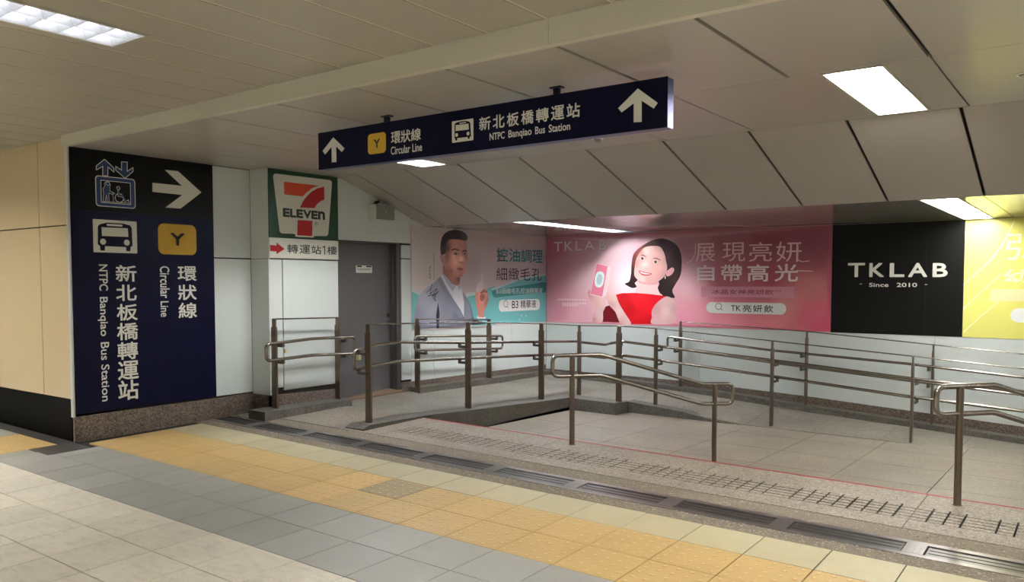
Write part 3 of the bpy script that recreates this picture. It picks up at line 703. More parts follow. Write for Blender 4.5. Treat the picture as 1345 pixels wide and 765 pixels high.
# printed outlines, in metres on the plane that carries them
D = {
 'wallsign': {
  'arrow_up': [(3.8448,2.7239),(3.9306,2.6556),(3.9296,2.6176),(3.8741,2.6594),(3.8721,2.5765),(3.8249,2.5716),(3.8270,2.6583),(3.7664,2.6185),(3.7673,2.6544)],
  'arrow_down': [(4.0045,2.7196),(4.0597,2.7247),(4.0560,2.6371),(4.1143,2.6791),(4.1134,2.6434),(4.0361,2.5715),(3.9481,2.6356),(3.9490,2.6722),(4.0026,2.6416)],
  'lift_out': [(3.7765,2.5579),(4.1132,2.5675),(4.1284,2.5497),(4.1229,2.3164),(4.1069,2.2988),(3.7816,2.2967),(3.7645,2.3127),(3.7586,2.5360)],
  'lift_in': [(3.8063,2.5294),(4.0782,2.5299),(4.0829,2.3372),(3.8145,2.3310)],
  'man': [(3.8364,2.5035),(3.8515,2.5194),(3.8825,2.5166),(3.8939,2.4989),(3.8859,2.4763),(3.8880,2.4401),(3.9324,2.4222),(3.9127,2.4117),(3.8757,2.4201),(3.8767,2.3417),(3.8588,2.3374),(3.8545,2.4009),(3.8411,2.3360),(3.8220,2.3373),(3.8268,2.4129),(3.8220,2.4559),(3.8402,2.4778)],
  'chair': [(3.9589,2.4611),(3.9819,2.4735),(3.9922,2.4598),(3.9840,2.4340),(4.0142,2.4264),(4.0260,2.4082),(3.9877,2.4005),(4.0224,2.3857),(4.0633,2.3594),(4.0322,2.3451),(3.9788,2.3439),(3.9412,2.3527),(3.9268,2.3778),(3.9424,2.4011),(3.9649,2.3957)],
  'arrow': [(4.3052,2.5565),(4.6145,2.5554),(4.4346,2.6937),(4.5746,2.6966),(4.8304,2.5102),(4.5958,2.3297),(4.4332,2.3287),(4.6160,2.4662),(4.3032,2.4698)],
  'bus_plate': [(3.7234,2.1691),(4.1336,2.1735),(4.1376,1.8733),(3.7246,1.8731)],
  'bus_body': [(3.7681,2.1055),(3.7832,2.1280),(3.8512,2.1479),(4.0045,2.1480),(4.0734,2.1341),(4.0884,2.1111),(4.0922,1.9439),(4.0733,1.9312),(4.0692,1.8922),(4.0321,1.8911),(4.0269,1.9296),(3.8311,1.9316),(3.8272,1.8907),(3.7860,1.8894),(3.7841,1.9299),(3.7641,1.9465)],
  'bus_glass': [(3.8016,2.1030),(4.0496,2.1060),(4.0538,2.0259),(3.8040,2.0234)],
  'bus_dest': [(3.8480,2.1361),(3.9981,2.1373),(3.9977,2.1181),(3.8535,2.1189)],
  'lampL': [(3.8130,1.9716)],
  'lampR': [(4.0371,1.9716)],
  'ybox': [(4.3502,2.1711),(4.7615,1.8750)],
  'Y': [(4.4814,2.0854),(4.6312,1.9632)],
  'zh': [(3.9274,1.7663),(4.1111,0.4906)],
  'zh0': [(3.9232,1.7603),(4.1266,1.6058)],
  'zh1': [(3.9228,1.5779),(4.1223,1.4252)],
  'zh2': [(3.9245,1.3970),(4.1286,1.2399)],
  'zh3': [(3.9223,1.2197),(4.1286,1.0563)],
  'zh4': [(3.9219,1.0380),(4.1243,0.8726)],
  'zh5': [(3.9217,0.8579),(4.1262,0.6819)],
  'zh6': [(3.9214,0.6774),(4.1217,0.4894)],
  'hz0': [(4.5497,1.7604),(4.7584,1.6126)],
  'hz1': [(4.5503,1.5764),(4.7544,1.4223)],
  'hz2': [(4.5510,1.3962),(4.7554,1.2403)],
  'en1': [(3.7484,1.7631),(3.8490,1.5229)],
  'en2': [(3.7468,1.4652),(3.8427,1.1042)],
  'en3': [(3.7462,1.0485),(3.8454,0.8838)],
  'en4': [(3.7469,0.8422),(3.8440,0.5015)],
  'en5': [(4.3531,1.7572),(4.4627,1.4442)],
  'en6': [(4.3520,1.4148),(4.4473,1.2616)],
 },
 'oh': {
  'arrowL': [(-4.7502,2.6967),(-4.6271,2.6012),(-4.6572,2.5768),(-4.7195,2.6254),(-4.7182,2.5083),(-4.7698,2.5097),(-4.7711,2.6254),(-4.8440,2.5759),(-4.8730,2.6054)],
  'ybox': [(-4.3787,2.6783),(-4.1946,2.5303)],
  'Y': [(-4.3175,2.6347),(-4.2531,2.5717)],
  'zh1': [(-4.1457,2.6822),(-3.8552,2.5758)],
  'en1': [(-4.1467,2.5863),(-3.8443,2.5114)],
  'bus_plate': [(-3.5752,2.6779),(-3.3938,2.6760),(-3.3904,2.5354),(-3.5728,2.5369)],
  'bus_body': [(-3.5514,2.6571),(-3.5386,2.6661),(-3.5041,2.6696),(-3.4554,2.6684),(-3.4246,2.6604),(-3.4160,2.6490),(-3.4104,2.5612),(-3.4220,2.5609),(-3.4220,2.5476),(-3.4374,2.5485),(-3.4384,2.5612),(-3.5291,2.5625),(-3.5301,2.5476),(-3.5450,2.5476),(-3.5469,2.5621),(-3.5528,2.5672)],
  'bus_glass': [(-3.5416,2.6500),(-3.4314,2.6478),(-3.4286,2.6090),(-3.5417,2.6110)],
  'bus_dest': [(-3.5091,2.6612),(-3.4526,2.6607),(-3.4526,2.6547),(-3.5071,2.6550)],
  'lampL': [(-3.5339,2.5840)],
  'lampR': [(-3.4354,2.5831)],
  'zh2': [(-3.3425,2.6772),(-2.5743,2.5971)],
  'zh2a': [(-3.3425,2.6714),(-3.2501,2.5915)],
  'zh2g': [(-2.6681,2.6782),(-2.5743,2.5951)],
  'en2a': [(-3.2566,2.5362),(-3.1331,2.5678)],
  'en2g': [(-2.6393,2.5353),(-2.6411,2.5714)],
  'arrowR': [(-2.1888,2.7038),(-2.0643,2.6064),(-2.0877,2.5773),(-2.1638,2.6312),(-2.1627,2.5120),(-2.2140,2.5158),(-2.2150,2.6226),(-2.2915,2.5809),(-2.3156,2.6081)],
 },
 'conv': {
  'green': [(5.4052,2.7925),(6.3779,2.7976),(6.3782,2.0730),(5.4096,2.0745)],
  'white': [(5.4794,2.7488),(6.2973,2.7561),(6.2291,2.1230),(6.0217,2.1136),(6.0215,2.0957),(5.7650,2.0946),(5.7655,2.1252),(5.5605,2.1211)],
  'orange': [(5.6224,2.6743),(6.1008,2.6769),(6.0145,2.6466),(5.9291,2.5873),(5.8727,2.5386),(5.6254,2.5392)],
  'red': [(6.1781,2.6737),(6.1799,2.5299),(6.1175,2.5025),(6.0689,2.4659),(6.0340,2.4232),(5.8340,2.4145),(5.8718,2.4801),(5.9190,2.5351),(5.9949,2.6005),(6.0811,2.6453)],
  'redlow': [(5.8007,2.2783),(6.0052,2.2789),(5.9989,2.1125),(5.7907,2.1103)],
  'text': [(5.6019,2.3946),(6.1864,2.2989)],
  'reg': [(6.0335,2.2673),(6.0846,2.2315)],
  'whitebar': [(5.4096,2.0717),(6.3823,2.0717),(6.3795,1.8656),(5.4057,1.8519)],
  'arrow': [(5.4321,1.9923),(5.5147,1.9910),(5.5152,2.0223),(5.6193,1.9575),(5.5131,1.8971),(5.5136,1.9270),(5.4344,1.9289)],
  'cjk': [(5.6522,2.0133),(6.3558,1.9111)],
 },
 'man': {
  'teal1': [(7.5898,1.5032),(7.6933,1.4846),(7.7455,1.4483),(7.7184,1.3413),(7.6387,1.1650),(7.6242,0.9874),(7.5855,0.9892)],
  'teal2': [(8.6916,1.4469),(8.9226,1.4443),(9.2102,1.5209),(9.3750,1.5502),(9.3744,0.9851),(9.2093,0.9881),(8.8278,0.9886)],
  'teal3': [(9.1330,1.4966),(9.3006,1.5126),(9.6477,1.5720),(9.9498,1.6431),(10.2642,1.6750),(10.6759,1.7108),(10.6792,0.9677),(9.1320,1.0120)],
  'foam': [(9.3006,1.5126),(9.6477,1.5808),(9.9497,1.6610),(10.2641,1.6988),(10.5918,1.7251),(10.6758,1.7295),(10.6759,1.7070),(10.2642,1.6677),(9.9498,1.6305),(9.6477,1.5597),(9.3147,1.4919)],
  'foam2': [(8.6916,1.4469),(8.8294,1.4648),(8.9383,1.4539),(8.9225,1.4248),(8.7676,1.4074),(8.7066,1.3890)],
  'foam3': [(7.5899,1.5120),(7.6673,1.4937),(7.7402,1.4519),(7.7191,1.4397),(7.6541,1.4671),(7.5896,1.4784)],
  'band': [(9.2949,1.4783),(9.6478,1.5175),(10.0429,1.5532),(10.3614,1.5762),(10.6764,1.5945),(10.6771,1.4479),(10.3618,1.4325),(9.9501,1.4100),(9.5594,1.3922),(9.3429,1.3814)],
  't1': [(9.3722,2.0971),(10.5844,1.9002)],
  't2': [(9.3577,1.8134),(10.5588,1.6262)],
  't3': [(9.3773,1.5121),(10.5762,1.4302)],
  'pill': [(9.4374,1.3418),(10.5006,1.1705)],
  't4': [(9.7613,1.3237),(10.3952,1.2104)],
  'q': [(9.6123,1.2738)],
  'hair': [(8.1699,1.9692),(8.1566,2.0699),(8.1852,2.1813),(8.2561,2.2546),(8.3562,2.2910),(8.4722,2.3101),(8.5752,2.3021),(8.6647,2.2781),(8.7219,2.2331),(8.7096,2.1810),(8.6733,2.1680),(8.5303,2.1811),(8.3555,2.1737),(8.3038,2.1400),(8.2693,2.0738),(8.2603,1.9902),(8.2177,1.9705)],
  'face': [(8.2488,1.9713),(8.2636,2.0736),(8.3038,2.1456),(8.3613,2.1796),(8.5303,2.1886),(8.6643,2.1791),(8.7092,2.0892),(8.7270,1.9749),(8.7358,1.8945),(8.6960,1.7826),(8.6414,1.7017),(8.5635,1.6632),(8.4838,1.6722),(8.3676,1.7259),(8.2819,1.7865),(8.2397,1.8600)],
  'faceshade1': [(8.2488,1.9713),(8.2636,2.0736),(8.3038,2.1456),(8.3440,2.1658),(8.3261,2.0386),(8.3312,1.9084),(8.3766,1.7972),(8.4987,1.7045),(8.5635,1.6632),(8.4838,1.6722),(8.3676,1.7259),(8.2819,1.7865),(8.2397,1.8600)],
  'faceshade2': [(8.6643,2.1791),(8.7092,2.0892),(8.7270,1.9749),(8.7358,1.8945),(8.6960,1.7826),(8.6414,1.7017),(8.5635,1.6632),(8.6325,1.7436),(8.6720,1.8397),(8.6725,1.9543),(8.6489,2.0871)],
  'ear': [(8.1503,1.9502),(8.1896,1.9752),(8.2402,1.9526),(8.2540,1.8881),(8.2452,1.8286),(8.1973,1.8537),(8.1611,1.9008)],
  'neck': [(8.2170,1.8411),(8.2819,1.7865),(8.3676,1.7259),(8.4838,1.6722),(8.5635,1.6632),(8.5423,1.5682),(8.4979,1.5494),(8.3958,1.5817),(8.2812,1.6563),(8.2105,1.7060)],
  'neckshade': [(8.2819,1.7865),(8.3676,1.7259),(8.4838,1.6722),(8.5635,1.6632),(8.5514,1.6194),(8.4397,1.6438),(8.3244,1.7125)],
  'shirt': [(8.1626,1.6798),(8.2247,1.7079),(8.3958,1.5817),(8.4979,1.5494),(8.5810,1.5757),(8.6104,1.4764),(8.6458,1.3229),(8.6450,1.1214),(8.5705,1.2252),(8.4383,1.3553),(8.2663,1.5446)],
  'collar': [(8.1964,1.6985),(8.2388,1.7025),(8.3987,1.5779),(8.4744,1.5438),(8.4040,1.4745),(8.3007,1.5725)],
  'collar2': [(8.5038,1.5493),(8.5810,1.5757),(8.5987,1.5185),(8.5420,1.4960)],
  'jacket': [(8.1626,1.6798),(8.0151,1.5877),(7.7986,1.4836),(7.7055,1.3773),(7.6387,1.1650),(7.6165,0.9931),(8.0664,0.9922),(8.8279,1.0042),(8.8468,1.1145),(8.8039,1.2421),(8.7217,1.3791),(8.6104,1.4726),(8.6519,1.3227),(8.6450,1.1157),(8.5705,1.2252),(8.4383,1.3553),(8.2663,1.5446)],
  'lapel': [(8.1626,1.6798),(8.2663,1.5446),(8.4383,1.3553),(8.5705,1.2252),(8.6209,1.1165),(8.5403,1.1193),(8.3511,1.3287),(8.1952,1.4986),(8.0982,1.6372)],
  'lapel2': [(8.6104,1.4726),(8.7217,1.3791),(8.7824,1.2427),(8.8282,1.1093),(8.6902,1.0717),(8.6510,1.1155),(8.6519,1.3227)],
  'arm': [(8.1102,1.3335),(8.1372,1.1851),(8.1220,0.9915),(8.0747,0.9899),(8.0675,1.1689)],
  'sleeve': [(8.8282,1.1093),(8.9529,1.0618),(9.1282,1.0352),(9.1056,1.0103),(8.8279,1.0042)],
  'hand': [(8.8976,1.4505),(8.9541,1.4694),(9.0173,1.4924),(9.0651,1.5216),(9.1292,1.5114),(9.1711,1.4516),(9.1969,1.3716),(9.1643,1.2728),(9.0996,1.1851),(9.0801,1.1005),(8.9783,1.1041),(8.9470,1.1993),(8.9066,1.3177)],
  'finger1': [(9.0172,1.4767),(9.0810,1.4959),(9.1517,1.4815),(9.1614,1.4517),(9.0809,1.4525),(9.0171,1.4335)],
  'finger2': [(9.0012,1.4140),(9.0809,1.4367),(9.1129,1.3928),(9.0807,1.3438),(9.0169,1.3391)],
  'cuff': [(8.9217,1.1315),(8.9783,1.1100),(9.0801,1.1005),(9.1284,1.1147),(9.1186,1.0555),(8.9467,1.0738)],
  'bottle': [(8.9102,1.4737),(8.9166,1.5322),(8.9481,1.5809),(8.9922,1.6063),(9.0271,1.6201),(9.0369,1.7125),(9.0560,1.7126),(9.0717,1.6202),(9.0812,1.5709),(9.0746,1.5117),(9.0427,1.4765),(8.9855,1.4574)],
  'brow1': [(8.3692,2.0363),(8.4476,2.0575),(8.5474,2.0420),(8.5414,2.0285),(8.4475,2.0406),(8.3778,2.0235)],
  'brow2': [(8.6128,2.0288),(8.6638,2.0419),(8.7120,2.0319),(8.7090,2.0184),(8.6637,2.0266),(8.6187,2.0157)],
  'eye1': [(8.4123,1.9852),(8.4649,2.0055),(8.5353,1.9886),(8.5146,1.9730),(8.4559,1.9676)],
  'eye2': [(8.6186,1.9910),(8.6636,2.0037),(8.7089,1.9897),(8.6876,1.9757),(8.6395,1.9744)],
  'pup1': [(8.4502,1.9994),(8.4883,2.0024),(8.4940,1.9743),(8.4559,1.9714)],
  'pup2': [(8.6486,1.9995),(8.6817,1.9985),(8.6786,1.9774),(8.6515,1.9767)],
  'nose': [(8.5649,1.9895),(8.5497,1.9039),(8.5289,1.8788),(8.5644,1.8549),(8.6180,1.8597),(8.6421,1.8849),(8.6062,1.8918),(8.5885,1.9332)],
  'mouth': [(8.4990,1.7838),(8.5434,1.8034),(8.5820,1.7982),(8.6357,1.7856),(8.6057,1.7605),(8.5432,1.7598)],
  'mouth2': [(8.4990,1.7857),(8.5581,1.7865),(8.6357,1.7875),(8.5581,1.7789)],
  'sig': [(7.8786,1.4648),(7.9737,1.5276),(7.9877,1.5731),(7.9460,1.4460),(8.0420,1.4998),(8.0836,1.5142),(7.9866,1.4090),(8.1111,1.4809),(8.0138,1.3903),(8.0549,1.3566),(8.0362,1.4449),(7.9052,1.4192)],
  'v1': [(7.9296,1.8179),(7.9662,1.6241)],
  'v2': [(8.0097,2.0011),(8.0373,1.6224)],
  'c_face': [(8.4713,2.1279),(8.4412,1.9484),(8.4115,1.8164),(8.2827,1.9351),(8.2862,2.0559),(8.7027,1.9551),(8.5636,1.6860),(8.3677,1.7503),(8.5943,1.9105),(8.6630,1.8491),(8.5431,1.7332),(8.4707,1.9962),(8.6636,2.0018),(8.5297,2.0452),(8.4554,1.8642)],
  'c_suit': [(7.8247,1.4113),(7.7167,1.1265),(7.9856,1.2629),(8.1254,1.5360),(8.3507,1.2537),(8.4957,1.0791),(8.7667,1.1269),(8.7063,1.3216),(7.9571,1.0812),(8.2353,1.0889)],
  'c_hand': [(9.0488,1.3937),(8.9379,1.3170),(9.1611,1.3126),(9.0164,1.1579),(9.0173,1.4924)],
  'c_hair': [(8.4138,2.2659),(8.2271,2.1277),(8.6645,2.2305),(8.5304,2.2056),(8.1899,2.0158)],
  'c_neck': [(8.2678,1.8142),(8.4107,1.6662),(8.4980,1.5721),(8.5426,1.6289),(8.2671,1.6841)],
 },
 'pink': {
  'tk': [(-6.9789,2.2408),(-6.0407,2.0819)],
  'tk1': [(-6.9789,2.2308),(-6.8182,2.0922)],
  'small1': [(-6.9108,1.3432),(-6.3836,1.3200)],
  'small2': [(-6.8268,1.2899),(-6.5327,1.2187)],
  'small3': [(-6.5215,1.2943),(-6.3787,1.2609)],
  'hair': [(-5.7309,1.5799),(-5.6594,1.6128),(-5.6298,1.7347),(-5.6248,1.8619),(-5.6015,1.9885),(-5.5516,2.0599),(-5.4518,2.1294),(-5.3137,2.1971),(-5.1772,2.2249),(-5.0613,2.2071),(-4.9463,2.1510),(-4.8793,2.0793),(-4.8403,1.9563),(-4.8367,1.7992),(-4.8616,1.6771),(-4.9490,1.5367),(-4.9730,1.4661),(-4.9340,1.3836),(-5.0333,1.3860),(-5.1496,1.4204),(-5.2049,1.5002),(-5.2001,1.6072),(-5.5476,1.6073),(-5.5368,1.5348),(-5.6076,1.5163),(-5.6895,1.5489)],
  'face': [(-5.5790,1.7253),(-5.5699,1.8431),(-5.5504,1.9333),(-5.5009,2.0226),(-5.4316,2.0930),(-5.3524,2.1179),(-5.2346,2.1201),(-5.1565,2.0950),(-5.0975,1.9964),(-5.0773,1.9077),(-5.0570,1.8015),(-5.0905,1.6957),(-5.1808,1.6214),(-5.2685,1.5947),(-5.4071,1.6000),(-5.4973,1.6217),(-5.5582,1.6708)],
  'faceL': [(-5.5790,1.7253),(-5.5699,1.8431),(-5.5504,1.9333),(-5.5009,2.0226),(-5.4612,2.0614),(-5.4904,1.9683),(-5.5192,1.8244),(-5.5243,1.7159),(-5.4672,1.6163),(-5.4973,1.6217),(-5.5582,1.6708)],
  'neck': [(-5.5461,1.4349),(-5.5368,1.5348),(-5.5236,1.6344),(-5.4071,1.6000),(-5.2685,1.5947),(-5.1905,1.6214),(-5.2053,1.5358),(-5.1693,1.4469),(-5.1301,1.4117),(-5.3062,1.4189)],
  'neckshade': [(-5.5235,1.6290),(-5.4071,1.6000),(-5.2685,1.5947),(-5.1905,1.6214),(-5.2095,1.5715),(-5.3471,1.5623),(-5.4870,1.5892)],
  'ear': [(-5.0752,1.7044),(-5.0603,1.7574),(-5.0223,1.7888),(-4.9805,1.8095),(-4.9499,1.7916),(-4.9570,1.7478),(-4.9946,1.7040),(-5.0461,1.6849)],
  'earring': [(-5.0943,1.6868),(-5.0788,1.6868),(-5.0785,1.6514),(-5.0920,1.6514)],
  'dress': [(-5.8789,1.4137),(-5.7710,1.4385),(-5.5461,1.4440),(-5.3063,1.4279),(-5.1495,1.4115),(-5.0623,1.3981),(-5.1875,1.3255),(-5.2553,1.2529),(-5.2940,1.1767),(-5.2824,0.9973),(-5.6275,0.9867),(-5.7481,1.1670),(-5.8321,1.2943)],
  'armR': [(-5.0623,1.3981),(-4.9565,1.3516),(-4.9079,1.2555),(-4.9125,1.1585),(-4.9528,1.0162),(-5.2784,0.9974),(-5.2891,1.0780),(-5.2478,1.0880),(-5.2641,1.1415),(-5.2901,1.1858),(-5.2553,1.2529),(-5.1875,1.3255)],
  'armRs': [(-5.2478,1.0880),(-5.2252,1.1782),(-5.1673,1.2508),(-5.2250,1.1603),(-5.2391,1.0022),(-5.2784,0.9974),(-5.2891,1.0780)],
  'handL': [(-6.3626,1.4471),(-6.3169,1.4851),(-6.2903,1.4005),(-6.1025,1.3687),(-6.0595,1.3095),(-6.0947,1.1595),(-6.1087,1.0057),(-6.2770,1.0046),(-6.2391,1.1941),(-6.3225,1.3247)],
  'handLs': [(-6.3626,1.4471),(-6.3169,1.4851),(-6.3098,1.3814),(-6.2570,1.2879),(-6.2130,1.1758),(-6.2510,1.0092),(-6.2770,1.0046),(-6.2391,1.1941),(-6.3225,1.3247)],
  'armM': [(-6.0321,1.3378),(-6.0855,1.3689),(-6.0645,1.4213),(-6.0117,1.4589),(-5.9692,1.4221),(-5.9271,1.4225),(-5.8746,1.4045),(-5.8279,1.2944),(-5.7440,1.1671),(-5.6193,0.9833),(-5.7923,0.9854),(-5.8896,1.1639),(-5.9891,1.2548)],
  'fing': [(-6.0186,1.5332),(-5.9974,1.5333),(-5.9587,1.4222),(-5.9795,1.3849),(-6.0052,1.4404)],
  'box': [(-6.2132,1.8845),(-6.0081,1.8447),(-5.9658,1.8294),(-6.0015,1.5147),(-6.0537,1.3935),(-6.1026,1.3706),(-6.3231,1.4134)],
  'boxface': [(-6.2067,1.8770),(-6.0207,1.8393),(-6.1112,1.3835),(-6.3144,1.4229)],
  'boxside': [(-6.0081,1.8391),(-5.9616,1.8256),(-5.9807,1.5518),(-6.0178,1.4217),(-6.0898,1.3763)],
  'boxwin': [(-6.1630,1.7644),(-6.1094,1.7528),(-6.0771,1.7098),(-6.0830,1.6261),(-6.1080,1.5515),(-6.1549,1.5215),(-6.2110,1.5326),(-6.2415,1.5794),(-6.2378,1.6732),(-6.2080,1.7423)],
  'boxin': [(-6.1691,1.7196),(-6.1262,1.7101),(-6.1088,1.6634),(-6.1254,1.5888),(-6.1616,1.5608),(-6.1983,1.5794),(-6.2074,1.6450)],
  'dshadow': [(-6.0947,1.1595),(-6.0526,1.2351),(-5.9891,1.2548),(-5.8896,1.1639),(-5.7986,1.0036),(-6.1215,1.0054)],
  'eye1': [(-5.4943,1.9558),(-5.4544,1.9695),(-5.4103,1.9417),(-5.4260,1.9222),(-5.4700,1.9301)],
  'eye2': [(-5.2911,1.8968),(-5.2482,1.9140),(-5.1933,1.8900),(-5.2165,1.8744),(-5.2615,1.8768)],
  'pup1': [(-5.4643,1.9625),(-5.4343,1.9565),(-5.4340,1.9295),(-5.4620,1.9318)],
  'pup2': [(-5.2520,1.9087),(-5.2206,1.8993),(-5.2243,1.8762),(-5.2517,1.8784)],
  'brow1': [(-5.4706,1.9986),(-5.4267,1.9959),(-5.3827,1.9699),(-5.3866,1.9628),(-5.4306,1.9834),(-5.4705,1.9878)],
  'brow2': [(-5.2720,1.9518),(-5.2172,1.9491),(-5.1585,1.9161),(-5.1623,1.9091),(-5.2210,1.9367),(-5.2719,1.9411)],
  'nose': [(-5.4190,1.8088),(-5.3930,1.7942),(-5.3592,1.7939),(-5.3395,1.8026),(-5.3611,1.7831),(-5.3929,1.7834)],
  'mouth': [(-5.5047,1.7700),(-5.4585,1.7606),(-5.3985,1.7475),(-5.2934,1.7235),(-5.3484,1.6969),(-5.4379,1.7010),(-5.4883,1.7301)],
  'teeth': [(-5.4845,1.7554),(-5.4083,1.7368),(-5.3190,1.7201),(-5.3882,1.7133),(-5.4582,1.7281)],
  'cheek': [(-5.2314,1.8033),(-5.1536,1.8114),(-5.1144,1.7667),(-5.1526,1.7137),(-5.2208,1.7230),(-5.2545,1.7679)],
  'c1': [(-4.6565,2.1576),(-3.0857,1.8633)],
  'a1': [(-4.6295,2.1375),(-4.3428,1.8860)],
  'a2': [(-4.2411,2.1360),(-3.9233,1.8796)],
  'a3': [(-3.8700,2.1291),(-3.5641,1.8741)],
  'a4': [(-3.5080,2.1277),(-3.1818,1.8647)],
  'b1': [(-4.6053,1.8378),(-4.3493,1.6191)],
  'b2': [(-4.2568,1.8392),(-3.9614,1.6150)],
  'b3': [(-3.8903,1.8382),(-3.6003,1.6092)],
  'b4': [(-3.5251,1.8389),(-3.2213,1.6090)],
  'strip': [(-4.5402,1.5421),(-3.2708,1.3983)],
  'striptext': [(-4.3878,1.5043),(-3.5387,1.4355)],
  'tm': [(-3.5251,1.4996),(-3.4427,1.4764)],
  'pill': [(-4.4622,1.3269),(-3.3654,1.1758)],
  'pilltext': [(-4.1116,1.2904),(-3.5386,1.2083)],
  'q': [(-4.2747,1.2629)],
  'glint': [(-3.2416,1.7580),(-3.0660,1.7351)],
  'sw1': [(-4.6295,2.1375),(-4.6340,2.0025),(-4.6782,1.9066),(-4.7608,1.8690)],
  'sw2': [(-3.2439,1.8925),(-3.1730,1.8646),(-3.0858,1.8722)],
  'c_face': [(-5.3914,2.0562),(-5.4095,1.8591),(-5.5540,1.8791),(-5.4811,2.0492),(-5.1729,1.8027),(-5.3477,1.6216),(-5.1042,1.7135),(-5.3990,1.8015),(-5.4474,1.6433),(-5.2709,1.8305),(-5.4501,1.9442),(-5.2421,1.8907),(-5.1559,2.0330),(-5.4983,1.7338),(-5.0769,1.8724)],
  'c_hair': [(-5.1768,2.1841),(-5.5113,2.0589),(-5.5906,1.8977),(-5.6196,1.7346),(-4.8874,1.9572),(-5.0540,1.5186),(-5.6487,1.5617),(-4.9577,1.4662),(-5.0395,1.9600),(-5.3528,2.1626),(-5.1702,1.5360),(-4.9606,1.7302),(-4.8933,1.6421)],
  'c_dress': [(-5.7703,1.3504),(-5.5047,1.3174),(-5.2269,1.3571),(-5.4826,1.1001),(-5.6457,1.2058),(-5.3438,1.2117),(-5.5458,1.4077),(-5.3127,1.0684)],
  'c_armr': [(-5.0331,1.3595),(-5.0696,1.1815),(-4.9360,1.2197),(-5.2237,1.0349),(-5.2255,1.2140),(-4.9722,1.0421)],
  'c_handl': [(-6.3341,1.4378),(-6.2139,1.3073),(-6.1064,1.3089),(-6.1908,1.0823),(-6.2555,1.0430),(-6.1156,1.0842)],
  'c_armm': [(-6.0325,1.4030),(-5.9162,1.3671),(-5.9576,1.2739),(-5.8311,1.1652),(-5.7057,1.0211),(-5.7674,0.9824)],
 },
 'black': {
  'T': [(-2.6143,1.8385),(-2.4157,1.6643)],
  'K': [(-2.3653,1.8350),(-2.1973,1.6635)],
  'L': [(-2.1347,1.8318),(-1.9712,1.6626)],
  'A': [(-1.9304,1.8289),(-1.7240,1.6617)],
  'B': [(-1.6685,1.8252),(-1.5104,1.6609)],
  's1': [(-2.3638,1.5930),(-2.1433,1.5437)],
  's2': [(-2.0537,1.5931),(-1.8302,1.5424)],
  'd1': [(-2.4730,1.5816),(-2.4469,1.5753)],
  'd2': [(-1.7469,1.5764),(-1.7219,1.5692)],
 },
 'yellow': {
  'l1': [(-1.3404,1.5698),(-1.2082,1.7148),(-1.0703,1.8666),(-0.9523,2.0538),(-0.8693,2.2767)],
  'l2': [(-1.3372,1.2967),(-1.1688,1.4834),(-0.9755,1.6941)],
  'l3': [(-1.3305,1.0231),(-1.1620,1.2132),(-0.9920,1.3798)],
  'gong': [(-0.9241,2.0945),(-0.7891,2.0827),(-0.7936,2.0117),(-0.9270,2.0191),(-0.9371,1.9684),(-0.7966,1.9463),(-0.8184,1.8661),(-0.9183,1.8716)],
  'you': [(-0.9519,1.7281),(-0.7873,1.5953)],
  'strip': [(-1.0698,1.5224),(-0.7536,1.5240),(-0.7500,1.3889),(-1.0828,1.3842)],
  'pill': [(-0.8762,1.3113),(-0.7436,1.1520)],
 },
}
# ------------------------------------------------------------------ railings
def post_plate(p, along, h, parent, cap=None):
    """flat twin-width bar post; along = 'X' or 'Y' is the direction of the run"""
    x, y, z = p; b = MB(); W, T = .038, .011
    a, c = (W, T) if along == 'Y' else (T, W)
    b.bbox(x-a, x+a, y-c, y+c, z-.03, z+h-.085, .003)
    a2, c2 = a*.72 if along == 'Y' else a*.7, c*.7 if along == 'Y' else c*.6
    b.bbox(x-a2, x+a2, y-c2, y+c2, z+h-.09, z+h, .003)
    for s_ in (-1, 1):
        dx, dy = ((W*.55*s_, 0) if along == 'Y' else (0, W*.55*s_))
    return b.build('post', 'post', parent)
def bracket(p, q, parent, size=.022):
    b = MB(); p = Vector(p); q = Vector(q)
    d = q-p; c = p+d*.5
    b.box(min(p.x,q.x)-(.008 if abs(d.x)<.01 else 0), max(p.x,q.x)+(.008 if abs(d.x)<.01 else 0), min(p.y,q.y)-(.008 if abs(d.y)<.01 else 0), max(p.y,q.y)+(.008 if abs(d.y)<.01 else 0), p.z-.058, p.z-.03)
    b.box(q.x-.014, q.x+.014, q.y-.014, q.y+.014, q.z-.055, q.z-.012)
    return b.build('bracket', 'bracket', parent)
def interp(path, key, v):
    for a, b_ in zip(path, path[1:]):
        if min(a[key],b_[key]) <= v <= max(a[key],b_[key]) and abs(b_[key]-a[key]) > 1e-6:
            t = (v-a[key])/(b_[key]-a[key]); return a[2]+(b_[2]-a[2])*t
    return path[-1][2]
def tube_obj(pts, r, parent, name='handrail', closed=False, fr=.035, m='rail'):
    b = MB(); b.tube(fillet(pts, fr, closed), r, closed, 10); return b.build(name, m, parent, True)
RT = .0175
# 1: short wall railing beside the grey door
r1 = empty('wall_railing', (0,0,0), label='short steel railing loop on the white wall under the convenience shop sign', category='railing', group='railings along the walls')
for (y, z, h) in ((5.38, .275, .945), (6.25, .268, .935)): post_plate((-7.0, y, z), 'Y', h, r1)
tube_obj([(-6.9,5.20,.965),(-6.9,5.80,.990),(-6.9,6.41,.978),(-6.9,6.41,.786),(-6.9,5.80,.812),(-6.9,5.20,.795)], RT, r1, closed=True, fr=.05)
tube_obj([(-7.0,5.37,1.215),(-7.0,6.26,1.20)], .008, r1, 'top_rod')
for y in (5.38, 6.25):
    for z in (.98, .805): bracket((-7.0, y+.03, z), (-6.9, y+.03, z), r1)
b = MB(); b.box(-6.93,-6.90,5.44,5.475,.86,.90); b.build('end_cap', 'yellow_tag', r1)
